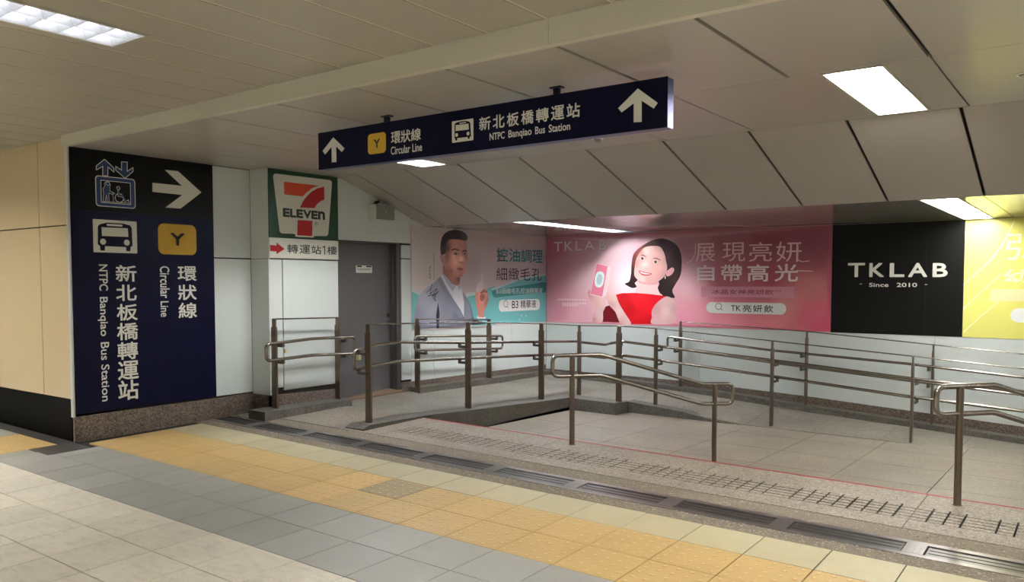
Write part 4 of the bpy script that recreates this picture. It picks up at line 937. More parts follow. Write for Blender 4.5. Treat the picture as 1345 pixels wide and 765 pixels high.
# 2: long railing on the inner kerb, round the landing and along the back ramp
r2 = empty('kerb_railing', (0,0,0), label='long steel railing on the stone kerb running back and then right along the ramp', category='railing')
PL = [(-5.83,5.60,.205,.985,'Y'), (-5.83,7.15,.165,.985,'Y'), (-5.84,8.65,.095,.975,'Y'), (-5.85,9.60,.045,.960,'X'), (-5.10,9.36,.045,.985,'Y'), (-4.69,9.6,.0,1.005,'X'), (-3.18,9.6,-.085,.992,'X'), (-1.665,9.6,-.148,.955,'X'), (-.16,9.6,-.21,.91,'X'), (1.35,9.6,-.27,.88,'X')]
PO = [post_plate(p[:3], p[4], p[3], r2) for p in PL]
XL = -5.93; YB = 9.70
up = [(XL,5.50,.925),(XL,5.80,.965),(XL,6.11,.978),(XL,7.20,.907),(XL,8.68,.830),(XL,9.25,.800),(XL,YB,.775),(-5.86,YB,.763),(-5.50,YB,.747),(-5.28,9.47,.792),(-5.10,9.47,.822),(-4.67,YB,.763),(-3.25,YB,.668),(-1.748,YB,.556),(-.16,YB,.462),(1.5,YB,.36)]
lo = [(XL,5.50,.735),(XL,5.80,.768),(XL,6.11,.776),(XL,7.20,.727),(XL,8.68,.655),(XL,9.25,.620),(XL,YB,.595),(-5.86,YB,.580),(-5.50,YB,.568),(-5.28,9.47,.612),(-5.10,9.47,.640),(-4.67,YB,.580),(-3.25,YB,.476),(-1.748,YB,.356),(-.16,YB,.265),(1.5,YB,.17)]
b = MB(); b.tube(fillet(list(reversed(up))+lo, .05, False, 4), RT, False, 10); b.build('handrail', 'rail', r2, True)
tube_obj([(-5.83,5.60,1.188),(-5.83,7.15,1.147),(-5.84,8.65,1.068),(-5.85,9.6,1.003),(-5.10,9.36,1.028),(-4.69,9.6,1.003),(-3.18,9.6,.905),(-1.665,9.6,.805),(-.16,9.6,.698),(1.35,9.6,.608)], .007, r2, 'top_rod')
for p in PL:
    for path in (up, lo):
        if p[4] == 'Y' and p[0] < -5.5: z = interp(path[:7], 1, p[1]); bracket((p[0], p[1]-.03, z), (XL, p[1]-.03, z), r2)
        elif p[4] == 'Y': z = interp(path[9:12], 0, p[0]-.02); bracket((p[0]-.02, p[1], z), (p[0]-.02, 9.46, z), r2)
        elif p[0] > -5.5: z = interp(path[11:], 0, p[0]+.03); bracket((p[0]+.03, p[1], z), (p[0]+.03, YB, z), r2)
b = MB(); b.box(-5.93,-5.895,5.53,5.565,.835,.885); b.build('end_cap', 'yellow_tag', r2)
for z in (.60, .68, .53): b = MB(); b.cyl((-5.80,5.585,z),(-5.80,5.555,z),.012,8); b.build('bolt', 'bracket', r2)
# 3: loop railing on the wall under the poster of the man
r3 = empty('wall_railing', (0,0,0), label='steel railing loop on the left wall under the grey-suited man poster', category='railing', group='railings along the walls')
for (y, z, h) in ((7.57, .255, .885), (9.05, .24, .84)): post_plate((-7.0, y, z), 'Y', h, r3)
tube_obj([(-6.9,7.42,.930),(-6.9,9.235,.838),(-6.9,9.235,.660),(-6.9,7.42,.755)], .016, r3, closed=True, fr=.05)
tube_obj([(-7.0,7.56,1.138),(-7.0,9.06,1.075)], .008, r3, 'top_rod')
for y, z in ((7.62,.92),(7.62,.745),(9.10,.845),(9.10,.667)): bracket((-7.0, y, z), (-6.9, y, z), r3)
# 4: railing along the back wall
r4 = empty('wall_railing', (0,0,0), label='long steel railing against the back wall below the pink and black posters', category='railing', group='railings along the walls')
W4 = [(-4.79,.118,.94),(-3.065,.020,.965),(-1.62,-.075,.955),(-.16,-.17,.95),(1.3,-.265,.945)]
for (x, z, h) in W4: post_plate((x, 10.57, z), 'X', h, r4)
tube_obj([(1.6,10.45,.375),(-.71,10.45,.562),(-1.887,10.45,.644),(-3.477,10.45,.722),(-4.93,10.45,.842),(-4.93,10.45,.690),(-3.474,10.45,.565),(-1.883,10.45,.448),(-.71,10.45,.37),(1.6,10.45,.18)], .016, r4, fr=.04)
tube_obj([(x, 10.57, z+h-.01) for x, z, h in W4], .007, r4, 'top_rod')
for x, z, h in W4:
    for zz in (lerp([(-4.93,.842),(-3.477,.722),(-1.887,.644),(-.71,.562),(1.6,.375)], x), lerp([(-4.93,.690),(-3.474,.565),(-1.883,.448),(-.71,.37),(1.6,.18)], x)):
        bracket((x-.03, 10.57, zz), (x-.03, 10.45, zz), r4)
# 5/6: round-post railings at the steps
def step_rail(x, y, lab):
    ang = R(42); ux, uy = math.sin(ang), math.cos(ang); z0 = fz(x, y)
    t = empty('stair_railing', (x, y, z0), label=lab, category='railing', group='stair railings')
    def at(d, z): return (ux*d, uy*d, z-.159)
    b = MB(); b.cyl(at(0,.140), at(0,.952), .0235, 16); b.cyl(at(0,.159), at(0,.163), .032, 16); b.build('post', 'post', t, True)
    b = MB(); b.cyl(at(1.362,-.14), at(1.362,.663), .0225, 16); b.build('post', 'post', t, True)
    b = MB(); pts = [at(-.18,.954), at(.265,.956), at(1.24,.666), at(1.54,.660), at(1.54,.477), at(1.24,.483), at(.262,.772), at(-.18,.770)]
    b.tube(fillet(pts, .06, True), .0185, True, 12); b.build('handrail', 'rail', t, True)
    return t
step_rail(-3.795, 6.11, 'low stair railing with round posts, sloping down right at the centre of the edge')
step_rail(-.768, 6.09, 'dark stair railing with a round post nearest the camera at the right edge')
# ------------------------------------------------------------------ hanging sign
def bus(mb, plane, off, d, bus_mi, white_mi, lift):
    mb.mi = white_mi; flat(mb, plane, off, lift, rrect(*bx(d,'bus_plate'), .006))
    mb.mi = bus_mi; flat(mb, plane, off, lift+.0004, d['bus_body'])
    mb.mi = white_mi; flat(mb, plane, off, lift+.0008, d['bus_glass']); flat(mb, plane, off, lift+.0008, d['bus_dest'])
    g = bx(d,'bus_plate'); rr_ = (g[2]-g[0])*.068
    for q in ('lampL','lampR'): flat(mb, plane, off, lift+.0008, disc(*d[q][0], rr_))
H = D['oh']; Yo = 4.22
SX0, SX1, SZ0, SZ1 = -4.922, -2.004, 2.466, 2.746
hs = empty('hanging_sign', (-3.463, 4.26, 2.80), label='long navy sign hanging from the ceiling with white arrows at both ends', category='sign')
HO = (-3.463, 4.26, 2.80)
b = MB(); b.bbox(SX0+.004, SX1-.004, Yo+.001, Yo+.079, SZ0+.004, SZ1, .003); rel(b, HO).build('sign_box', 'navy_frame', hs)
b = MB(); slab(b, 'Y', Yo, .001, [(SX0,SZ0),(SX1,SZ0),(SX1,SZ1),(SX0,SZ1)], .002); rel(b, HO).build('front_face', 'navy', hs)
b = MB(); b.box(SX0+.004, SX1-.004, Yo+.004, Yo+.076, SZ0-.001, SZ0+.004); b.box(SX1-.004, SX1-.001, Yo+.004, Yo+.076, SZ0, SZ1-.004); rel(b, HO).build('edge_trim', 'sign_edge', hs)
for x in (-4.223, -2.765):
    b = MB(); b.box(x-.018, x+.018, Yo+.025, Yo+.055, SZ1-.004, 2.80); b.box(x-.04, x+.04, Yo+.015, Yo+.065, 2.792, 2.80); b.bbox(x-.045,x+.03,Yo+.02,Yo+.06,SZ1-.002,SZ1+.008); rel(b, HO).build('hanger', 'navy_frame', hs)
for nm in ('arrowL', 'arrowR'):
    b = MB(); flat(b, 'Y', Yo, .002, H[nm]); rel(b, HO).build('arrow', 'sign_white', hs)
b = MB(); bus(b, 'Y', Yo, H, 1, 0, .002); rel(b, HO).build('bus_symbol', ['sign_white', 'navy'], hs)
b = MB(); flat(b, 'Y', Yo, .002, rrect(*bx(H,'ybox'), .03)); b.mi = 1; text(b, 'Y', Yo, .003, 'Y', bx(H,'Y'), .04); rel(b, HO).build('line_badge', ['sign_yellow', 'ink'], hs)
g0 = bx(H,'zh1')
def L_(s_, box, bold): letter(hs, HO, 'Y', Yo, .002, s_, box, 'sign_white', bold)
for i, ch in enumerate('環狀線'):
    w3 = (g0[2]-g0[0])/3; L_(ch, (g0[0]+i*w3+.002, 2.584, g0[0]+(i+1)*w3-.002, 2.670), .024)
L_('Circular', (-4.1467, 2.508, -3.958, 2.566), .025); L_('Line', (-3.937, 2.508, -3.846, 2.566), .025)
for i, ch in enumerate('新北板橋轉運站'):
    u = -3.3425+i*.1125; L_(ch, (u, 2.590, u+.0955, 2.677), .024)
L_('NTPC', (-3.256, 2.519, -3.134, 2.566), .03); L_('Banqiao', (-3.105, 2.506, -2.924, 2.568), .025)
L_('Bus', (-2.898, 2.520, -2.823, 2.567), .03); L_('Station', (-2.797, 2.520, -2.641, 2.568), .03)
# ------------------------------------------------------------------ tall wall sign
A = D['wallsign']; AO = (-7.43, 4.24, .41); XA = -7.43
ws = empty('wall_sign', AO, label='tall navy and black sign on the left wall with arrow, lift and bus symbols', category='sign')
b = MB(); slab(b, 'X', XA, .012, [(3.531,.413),(4.962,.413),(4.962,2.245),(3.531,2.245)], .012); rel(b, AO).build('navy_panel', 'navy', ws)
b = MB(); slab(b, 'X', XA, .012, [(3.531,2.2455),(4.962,2.2455),(4.962,2.798),(3.531,2.798)], .012); rel(b, AO).build('black_panel', 'black_film', ws)
b = MB(); flat(b, 'X', XA, .013, A['arrow']); rel(b, AO).build('arrow', 'sign_white', ws)
b = MB(); b.mi = 0
lo_ = bx(A,'lift_out'); li = bx(A,'lift_in')
def outlined(mb, pts, th, lift):
    mb.mi = 1; flat(mb, 'X', XA, lift, pts)
    mb.mi = 0; stroke(mb, 'X', XA, lift+.0004, list(pts)+[pts[0]], th)
flat(b, 'X', XA, .0130, rrect(lo_[0]-.004, lo_[1]-.004, lo_[2]+.004, lo_[3]+.004, .03))
b.mi = 1; flat(b, 'X', XA, .0134, rrect(lo_[0]+.004, lo_[1]+.004, lo_[2]-.004, lo_[3]-.004, .026))
b.mi = 0; flat(b, 'X', XA, .0138, rrect(li[0]-.004, li[1]-.004, li[2]+.004, li[3]+.004, .006))
b.mi = 2; flat(b, 'X', XA, .0142, rrect(li[0]+.002, li[1]+.002, li[2]-.002, li[3]-.002, .004))
for nm in ('arrow_up', 'arrow_down'): outlined(b, A[nm], .007, .0130)
# standing figure with a stick and the wheelchair user, from their own strokes
mx0 = A['man']; outlined(b, mx0, .004, .0146)
hd = disc(3.868, 2.507, .018); outlined(b, hd, .004, .0150)
cx, cz = 3.975, 2.383
b.mi = 0; stroke(b, 'X', XA, .0146, disc(cx, cz, .040, .040, 20)+[disc(cx, cz, .040, .040, 20)[0]], .006)
b.mi = 1; stroke(b, 'X', XA, .0149, [(3.972,2.462),(3.972,2.408),(4.012,2.404),(4.035,2.352)], .016)
b.mi = 0; stroke(b, 'X', XA, .0152, [(3.962,2.462),(3.962,2.398),(4.006,2.394),(4.030,2.345)], .004)
outlined(b, disc(3.967, 2.474, .016), .004, .0150)
b.mi = 0; stroke(b, 'X', XA, .0146, [(4.030,2.352),(4.062,2.372),(4.068,2.352)], .006); stroke(b, 'X', XA, .0146, [(3.820,2.339),(4.078,2.343)], .004)
stroke(b, 'X', XA, .0152, [(3.912,2.43),(3.918,2.345)], .004)
rel(b, AO).build('lift_symbol', ['sign_white', 'sign_blue', 'black_film'], ws)
b = MB(); bus(b, 'X', XA, A, 1, 0, .013); rel(b, AO).build('bus_symbol', ['sign_white', 'navy'], ws)
b = MB(); flat(b, 'X', XA, .013, rrect(4.352, 1.873, 4.762, 2.172, .06)); b.mi = 1; text(b, 'X', XA, .014, 'Y', bx(A,'Y'), .06); rel(b, AO).build('line_badge', ['sign_gold', 'black_film'], ws)
for i, ch in enumerate('新北板橋轉運站'): letter(ws, AO, 'X', XA, .013, ch, bx(A, 'zh%d' % i), 'sign_white', .024)
for i, ch in enumerate('環狀線'): letter(ws, AO, 'X', XA, .013, ch, bx(A, 'hz%d' % i), 'sign_white', .024)
for nm, s_ in (('en1','NTPC'),('en2','Banqiao'),('en3','Bus'),('en4','Station'),('en5','Circular'),('en6','Line')):
    g = list(bx(A, nm))
    if nm != 'en2': g[0] = 3.768 if nm in ('en1','en3','en4') else 4.362
    letter(ws, AO, 'X', XA, .013, s_, g, 'sign_white', .02, -90)
# ------------------------------------------------------------------ convenience shop sign
V = D['conv']; VO = (-7.13, 5.9, 1.86); XV = -7.13
cs = empty('shop_sign', VO, label='green, white and red convenience shop sign beside the grey door', category='sign')
b = MB(); slab(b, 'X', XV, .012, [(5.424,2.073),(6.379,2.073),(6.379,2.796),(5.424,2.796)], .012); rel(b, VO).build('green_panel', 'green', cs)
b = MB(); slab(b, 'X', XV, .012, [(5.424,1.857),(6.379,1.862),(6.379,2.0725),(5.424,2.0725)], .012); rel(b, VO).build('direction_panel', 'sign_white', cs)
q = V['white']; 
def roundpoly(p, r): return [(v.x, v.y) for v in fillet([(a, c, 0) for a, c in p], r, True, 4)]
b = MB(); flat(b, 'X', XV, .0125, roundpoly(q, .04)); rel(b, VO).build('logo_field', 'sign_white', cs)
b = MB(); flat(b, 'X', XV, .013, V['orange']); b.mi = 1; flat(b, 'X', XV, .013, V['red']); flat(b, 'X', XV, .013, V['redlow']); rel(b, VO).build('numeral', ['orange', 'red'], cs)
t0 = bx(V,'text')
ws_ = [.92,.84,.92,1.08,.92,1.0]; tot = sum(ws_); u = t0[0]
for ch, ww in zip('ELEVEn', ws_):
    ww = ww/tot*(t0[2]-t0[0]); letter(cs, VO, 'X', XV, .0135, ch, (u+.001, 2.300, u+ww-.001, 2.395), 'logo_dark', .09, name='letter'); u += ww
b = MB(); text(b, 'X', XV, .0135, 'R', (6.050,2.240,6.068,2.262), .02)
stroke(b, 'X', XV, .0135, disc(6.059,2.251,.022,.019,14)+[disc(6.059,2.251,.022,.019,14)[0]], .004)
rel(b, VO).build('registered_mark', 'logo_dark', cs)
b = MB(); flat(b, 'X', XV, .0125, V['arrow']); rel(b, VO).build('arrow', 'red', cs)
for ch, (a, c) in zip('轉運站樓', [(5.655,5.800),(5.822,5.968),(5.985,6.125),(6.212,6.356)]): letter(cs, VO, 'X', XV, .0125, ch, (a, 1.913, c, 2.010), 'ink', .012)
b = MB(); stroke(b, 'X', XV, .0125, [(6.150,1.992),(6.176,2.006),(6.176,1.914)], .012); rel(b, VO).build('lettering', 'ink', cs)
# ------------------------------------------------------------------ posters
def poster(name, lab, plane, off, u0, u1, v0, v1, m):
    o = (off, (u0+u1)/2, v0) if plane == 'X' else ((u0+u1)/2, off, v0)
    t = empty(name, o, label=lab, category='poster', group='posters on the walls')
    b = MB(); slab(b, plane, off, .006, [(u0,v0),(u1,v0),(u1,v1),(u0,v1)], .006); rel(b, o).build('sheet', m, t)
    return t, o
def grad(name, stops, a, b_, axis=0, noise=.25, coat=.15, rough=.4, cr=.15):
    """printed colour gradient across the sheet: axis 0 = world X, 1 = world Y, between a and b_"""
    m = mat(name, (1,1,1), rough, coat=coat, crough=cr); N = m.node_tree.nodes; L = m.node_tree.links
    geo = N.new('ShaderNodeNewGeometry'); sp = N.new('ShaderNodeSeparateXYZ'); L.new(geo.outputs['Position'], sp.inputs[0])
    nz = N.new('ShaderNodeTexNoise'); nz.inputs['Scale'].default_value = .9; L.new(geo.outputs['Position'], nz.inputs['Vector'])
    mr = N.new('ShaderNodeMapRange'); mr.inputs[1].default_value = a; mr.inputs[2].default_value = b_; L.new(sp.outputs[axis], mr.inputs[0])
    zz = N.new('ShaderNodeMath'); zz.operation = 'MULTIPLY_ADD'; zz.inputs[1].default_value = .10; L.new(sp.outputs[2], zz.inputs[0]); L.new(mr.outputs[0], zz.inputs[2])
    ad = N.new('ShaderNodeMath'); ad.operation = 'MULTIPLY_ADD'; ad.inputs[1].default_value = noise; L.new(nz.outputs[0], ad.inputs[0]); L.new(zz.outputs[0], ad.inputs[2])
    su = N.new('ShaderNodeMath'); su.operation = 'SUBTRACT'; su.inputs[1].default_value = noise*.5+.165; L.new(ad.outputs[0], su.inputs[0])
    cr_ = N.new('ShaderNodeValToRGB'); L.new(su.outputs[0], cr_.inputs[0]); e = cr_.color_ramp.elements
    e[0].position = stops[0][0]; e[0].color = s2l(stops[0][1])+(1,); e[1].position = stops[-1][0]; e[1].color = s2l(stops[-1][1])+(1,)
    for p, c in stops[1:-1]: q_ = e.new(p); q_.color = s2l(c)+(1,)
    L.new(cr_.outputs[0], N['Principled BSDF'].inputs['Base Color']); M[name] = m
def pr(name, c, rough=.4): M[name] = mat('print '+name, c, .45, spec=.25, coat=.1, crough=.15)
grad('sheet_man', [(0,(.76,.72,.71)),(.5,(.74,.68,.69)),(1,(.72,.65,.66))], 7.6, 10.69, 1)
grad('sheet_pink', [(0,(.78,.50,.57)),(.10,(.86,.68,.73)),(.30,(.95,.86,.89)),(.50,(.92,.76,.81)),(.60,(.78,.50,.57)),(.76,(.69,.36,.44)),(1,(.74,.34,.45))], -7.12, -2.81, 0)
grad('sheet_yellow', [(0,(.86,.85,.45)),(.35,(.85,.83,.40)),(.6,(.89,.81,.24)),(1,(.86,.83,.40))], -1.35, 1.5, 0)
M['sheet_black'] = mat('print black sheet', (.025,.025,.025), .5, spec=.15, coat=.12, crough=.25)
# --- man
P = D['man']
pm, o = poster('poster', 'poster of a man in a grey suit holding a small bottle, teal wave below', 'X', -7.13, 7.603, 10.684, .975, 2.318, 'sheet_man')
painted(pm, o, 'X', -7.13, .0062, 'printed_background', [(7.605,.977),(10.682,.977),(10.682,2.316),(7.605,2.316)], [((7.7,2.2),(205,196,193)),((7.9,1.7),(203,192,190)),((8.05,1.3),(205,193,193)),((8.9,2.2),(196,180,181)),((8.85,1.85),(172,158,160)),((9.2,1.6),(200,184,186)),((9.8,2.2),(198,182,184)),((10.5,2.1),(192,174,179)),((10.2,1.7),(198,182,186))], .12)
for n_, c in (('teal',(.42,.70,.71)),('teal_dark',(.20,.50,.49)),('foam',(.74,.80,.80)),('hair_m',(.07,.065,.07)),('skin_m',(.74,.56,.50)),('skin_md',(.50,.34,.30)),('skin_mm',(.70,.52,.46)),('shirt',(.84,.84,.86)),('shirt_d',(.68,.70,.76)),
              ('suit',(.66,.68,.74)),('suit_d',(.50,.52,.58)),('suit_dd',(.15,.16,.20)),('bottle',(.83,.80,.80)),('eyew',(.60,.50,.47)),('lip_m',(.56,.33,.32)),('ink_p',(.10,.09,.10)),('txt_teal',(.16,.50,.51)),('txt_dk',(.22,.17,.20)),('pillw',(.90,.91,.90)),('hand_m',(.80,.55,.49)),('hand_d',(.60,.36,.31))): pr(n_, c)
def layers(parent, o, plane, off, name, lst, base=.0065):
    names = []; b = MB()
    for i, (key, mm, sm) in enumerate(lst):
        if mm not in names: names.append(mm)
        b.mi = names.index(mm); pts = key if isinstance(key, list) else P[key]
        flat(b, plane, off, base+i*.00012, pts, sm)
    return rel(b, o).build(name, names, parent)
def clip(p, vmin=None, vmax=None, umin=None, umax=None):
    return [(min(max(u, umin if umin is not None else -99), umax if umax is not None else 99), min(max(v, vmin if vmin is not None else -99), vmax if vmax is not None else 99)) for u, v in p]
def cl(k): return clip(P[k], .977, 2.316, 7.605, 10.682)
layers(pm, o, 'X', -7.13, 'printed_wave', [(cl('teal1'),'teal',False),(cl('foam3'),'foam',True)])
layers(pm, o, 'X', -7.13, 'printed_wave', [(cl('teal2'),'teal',False),(cl('teal3'),'teal',False),(cl('foam'),'foam',True),(cl('foam2'),'foam',True),(cl('band'),'teal_dark',True)])
pt = empty('portrait', o); pt.parent = pm; pt.location = (0,0,0)
def smp(k, cols): return list(zip(P[k], cols))
def paint(nm, key, ck, cols, lift, step, gain=1.0, sm=True, c=False):
    pl2 = cl(key) if c else P[key]
    painted(pt, o, PLN, OFF, lift, nm, catmull(pl2) if sm else pl2, smp(ck, cols), step, gain)
PLN, OFF = 'X', -7.13
for k_ in ('pup1','pup2'): P[k_] = [(u*.75+sum(q[0] for q in P[k_])/4*.25, v*.75+sum(q[1] for q in P[k_])/4*.25) for u, v in P[k_]]
paint('neck', 'neck', 'c_neck', [(120,82,72),(130,90,78),(120,84,74),(80,55,50),(110,76,68)], .0070, .03, 1.3)
layers(pt, o, PLN, OFF, 'shirt', [('shirt','shirt',False)], .0072)
paint('face', 'face', 'c_face', [(160,112,97),(186,142,126),(168,122,107),(120,80,70),(75,54,50),(128,90,82),(125,86,78),(115,78,70),(195,150,134),(150,108,98),(150,105,95),(150,106,94),(128,90,84),(150,108,94),(186,140,124)], .0076, .022, 1.32)
layers(pt, o, PLN, OFF, 'ear', [('ear','skin_mm',True)], .0078)
paint('jacket', 'jacket', 'c_suit', [(156,158,170),(122,126,140),(146,149,163),(132,136,150),(118,121,136),(98,102,116),(72,76,90),(88,92,107),(135,138,152),(120,124,138)], .0080, .045, 1.12, False, True)
layers(pt, o, PLN, OFF, 'lapel', [('lapel','suit_d',False),('lapel2','suit_d',False),(cl('arm'),'suit_dd',False),(cl('sleeve'),'suit_dd',False),('collar','shirt_d',False),('collar2','shirt_d',False)], .0082)
paint('hair', 'hair', 'c_hair', [(38,36,37),(30,28,29),(82,80,82),(45,42,43),(58,46,43)], .0090, .03)
for f_ in [('brow1','hair_m',False),('brow2','hair_m',False),('eye1','eyew',True),('eye2','eyew',True),('pup1','hair_m',True),('pup2','hair_m',True),([(u, v) for u, v in P['nose'][3:6]]+[P['nose'][2]],'skin_mm',True),('mouth','lip_m',True),('mouth2','skin_md',False)]: layers(pt, o, PLN, OFF, 'facial_feature', [f_], .0093 if f_[1] not in ('eyew','eyew_w','lip_m','lip_w') else .0091)
paint('hand', 'hand', 'c_hand', [(205,145,130),(188,124,110),(150,96,84),(182,122,108),(205,150,135)], .0092, .03, 1.1)
layers(pt, o, PLN, OFF, 'fingers', [('finger1','hand_d',True),('finger2','hand_d',True),('cuff','shirt',False),('bottle','bottle',False)], .0096)
LT = .0118
def L_(s_, box, m, bold=0, lift=LT, shear=0): letter(pm, o, 'X', -7.13, lift, s_, box, m, bold, shear=shear)
for i, ch in enumerate('控油調理'): g = bx(P,'t1'); w4 = (g[2]-g[0])/4; L_(ch, (g[0]+i*w4+.012, g[1], g[0]+(i+1)*w4-.012, g[3]), 'txt_teal', .018)
for i, ch in enumerate('細緻毛孔'): g = bx(P,'t2'); w4 = (g[2]-g[0])/4; L_(ch, (g[0]+i*w4+.018, g[1], g[0]+(i+1)*w4-.018, g[3]), 'txt_dk')
L_('B3細緻毛孔控油精華液', bx(P,'t3'), 'foam', .012)
b = MB(); flat(b, 'X', -7.13, LT, rrect(*bx(P,'pill'), .075)); rel(b, o).build('search_field', 'pillw', pm)
g = bx(P,'t4'); L_('B3', (g[0],g[1],g[0]+.16,g[3]), 'ink_p', .01, LT+.0004); L_('精華液', (g[0]+.22,g[1]-.005,g[2],g[3]+.005), 'ink_p', .012, LT+.0004)
b = MB(); qx, qy = P['q'][0]; c_ = disc(qx-.005, qy+.01, .05, .05, 18); stroke(b, 'X', -7.13, LT+.0004, c_+[c_[0]], .008); stroke(b, 'X', -7.13, LT+.0004, [(qx+.03,qy-.025),(qx+.055,qy-.055)], .008); rel(b, o).build('magnifier_symbol', 'ink_p', pm)
def tiny(b, plane, off, lift, u0, u1, v0, v1, n, vertical=False):
    """rows of print too small to read: little marks"""
    rr_ = random.Random(int(abs(u0)*1000))
    for i in range(n):
        if vertical: h = (v1-v0)/n; a = (u0, v0+i*h+h*.15, u1, v0+(i+1)*h-h*.15)
        else: w_ = (u1-u0)/n; a = (u0+i*w_+w_*.12, v0, u0+(i+1)*w_-w_*.12, v1)
        du, dv = a[2]-a[0], a[3]-a[1]
        for k in range(3): 
            vv = a[1]+dv*(.15+.32*k); flat(b, plane, off, lift, [(a[0],vv),(a[2],vv),(a[2],vv+dv*.13),(a[0],vv+dv*.13)])
        uu = a[0]+du*rr_.uniform(.25,.6); flat(b, plane, off, lift, [(uu,a[1]),(uu+du*.15,a[1]),(uu+du*.15,a[3]),(uu,a[3])])
b = MB(); tiny(b, 'X', -7.13, LT, 7.930, 7.962, 1.640, 1.815, 4, True); rel(b, o).build('small_print', 'txt_dk', pm)
b = MB(); tiny(b, 'X', -7.13, LT, 8.012, 8.032, 1.630, 2.0, 16, True); rel(b, o).build('small_print', 'txt_dk', pm)
b = MB(); stroke(b, 'X', -7.13, LT+.0006, P['sig'], .009); rel(b, o).build('signature', 'ink_p', pm)
b = MB()
for du, dv in ((10.0,1.10),(10.13,1.09),(9.95,1.04)): flat(b, 'X', -7.13, LT, disc(du, dv, .016, .013, 8))
rel(b, o).build('printed_drops', 'foam', pm)
# --- pink
P = D['pink']
pk, o = poster('poster', 'wide pink poster of a woman in a red dress holding a pink box', 'Y', 10.69, -7.118, -2.809, .972, 2.318, 'sheet_pink')
for n_, c in (('hair_w',(.15,.09,.10)),('hair_wl',(.42,.22,.22)),('skin_w',(.96,.80,.80)),('skin_ws',(.90,.66,.67)),('skin_wd',(.80,.53,.56)),('dress',(.90,.05,.09)),('dress_d',(.45,.06,.10)),('box_p',(.92,.52,.62)),('box_d',(.80,.33,.44)),('box_s',(.97,.86,.89)),('win',(.93,.97,.97)),('win2',(.74,.84,.86)),
              ('lip_w',(.85,.30,.38)),('teeth',(.95,.90,.89)),('eyew_w',(.86,.74,.73)),('eye_d',(.22,.13,.14)),('txt_pk',(.99,.93,.95)),('txt_line',(.97,.82,.87)),('strip_p',(.84,.58,.66)),('strip_t',(.55,.20,.32)),('txt_gr',(.93,.88,.90))): pr(n_, c)
def cl(k): return clip(P[k], .974, 2.316, -7.116, -2.811)
painted(pk, o, 'Y', 10.69, .0062, 'printed_background', [(-7.116,.974),(-2.811,.974),(-2.811,2.316),(-7.116,2.316)], [((-7.0,2.2),(186,108,124)),((-7.0,1.6),(205,142,156)),((-6.9,1.1),(210,142,158)),((-6.5,2.2),(203,150,160)),((-6.3,1.6),(222,182,192)),((-6.5,1.1),(224,166,180)),((-5.9,2.2),(228,196,204)),((-5.7,1.6),(244,224,229)),((-6.0,1.2),(238,200,210)),((-5.2,2.25),(205,165,175)),((-4.75,2.2),(172,122,134)),((-4.7,1.6),(235,186,197)),((-4.7,1.1),(236,156,176)),((-4.2,2.2),(160,96,111)),((-4.2,1.6),(180,100,118)),((-4.2,1.1),(222,136,155)),((-3.6,2.2),(148,74,91)),((-3.6,1.6),(170,82,102)),((-3.6,1.1),(216,126,138)),((-3.1,2.2),(143,74,91)),((-3.0,1.9),(148,78,96)),((-3.05,1.55),(184,114,116)),((-3.0,1.2),(200,96,116)),((-2.85,1.0),(196,80,106)),((-3.4,1.35),(206,132,132))], .10, 1.04, 3.0)
pt = empty('portrait', o); pt.parent = pk; pt.location = (0,0,0); PLN, OFF = 'Y', 10.69
paint('hair', 'hair', 'c_hair', [(62,38,38),(140,76,70),(112,58,56),(60,32,32),(44,24,26),(36,18,20),(42,22,24),(40,20,22),(70,44,42),(76,44,42),(34,18,20),(46,26,26),(60,36,38)], .0070, .05)
layers(pt, o, PLN, OFF, 'neck', [('neck','skin_w',True),('neckshade','skin_ws',True)], .0071)
paint('face', 'face', 'c_face', [(247,212,206),(250,218,212),(226,156,146),(218,146,136),(238,184,178),(228,172,170),(222,164,162),(238,190,184),(246,206,202),(238,178,174),(226,168,160),(228,172,164),(240,196,190),(240,192,186),(226,172,168)], .0076, .025)
layers(pt, o, PLN, OFF, 'ear', [('ear','skin_ws',True),('earring','teeth',False)], .0078)
layers(pt, o, PLN, OFF, 'dress_back', [(cl('dshadow'),'dress_d',False)], .0078)
paint('dress', 'dress', 'c_dress', [(205,22,34),(240,26,42),(228,20,36),(224,14,30),(200,14,26),(236,20,36),(246,40,52),(210,12,26)], .0080, .05, 1.0, False, True)
paint('arm', 'armR', 'c_armr', [(238,196,194),(246,212,210),(224,172,174),(236,190,190),(222,166,166),(232,184,184)], .0082, .05, 1.0, True, True)
paint('arm', 'handL', 'c_handl', [(214,150,150),(236,186,184),(244,204,200),(240,196,196),(212,150,154),(246,210,208)], .0082, .04, 1.0, True, True)
paint('arm', 'armM', 'c_armm', [(240,196,192),(246,208,204),(226,172,170),(246,210,208),(240,200,198),(224,172,172)], .0084, .04, 1.0, True, True)
layers(pt, o, PLN, OFF, 'product_box', [('box','box_s',False),('boxface','box_p',False),('boxwin','win',True),('boxin','win2',True)], .0088)
layers(pt, o, PLN, OFF, 'finger', [('fing','skin_w',True)], .0094)
for f_ in [('brow1','hair_wl',False),('brow2','hair_wl',False),('eye1','eyew_w',True),('eye2','eyew_w',True),('pup1','eye_d',True),('pup2','eye_d',True),('nose','skin_ws',True),('mouth','lip_w',True),('teeth','teeth',True)]: layers(pt, o, PLN, OFF, 'facial_feature', [f_], .0093 if f_[1] not in ('eyew','eyew_w','lip_m','lip_w') else .0091)
LT = .0115; Y_ = 10.69
def L_(s_, box, m, bold=0, lift=LT, shear=0): letter(pk, o, 'Y', Y_, lift, s_, box, m, bold, shear=shear)
g = bx(P,'tk')
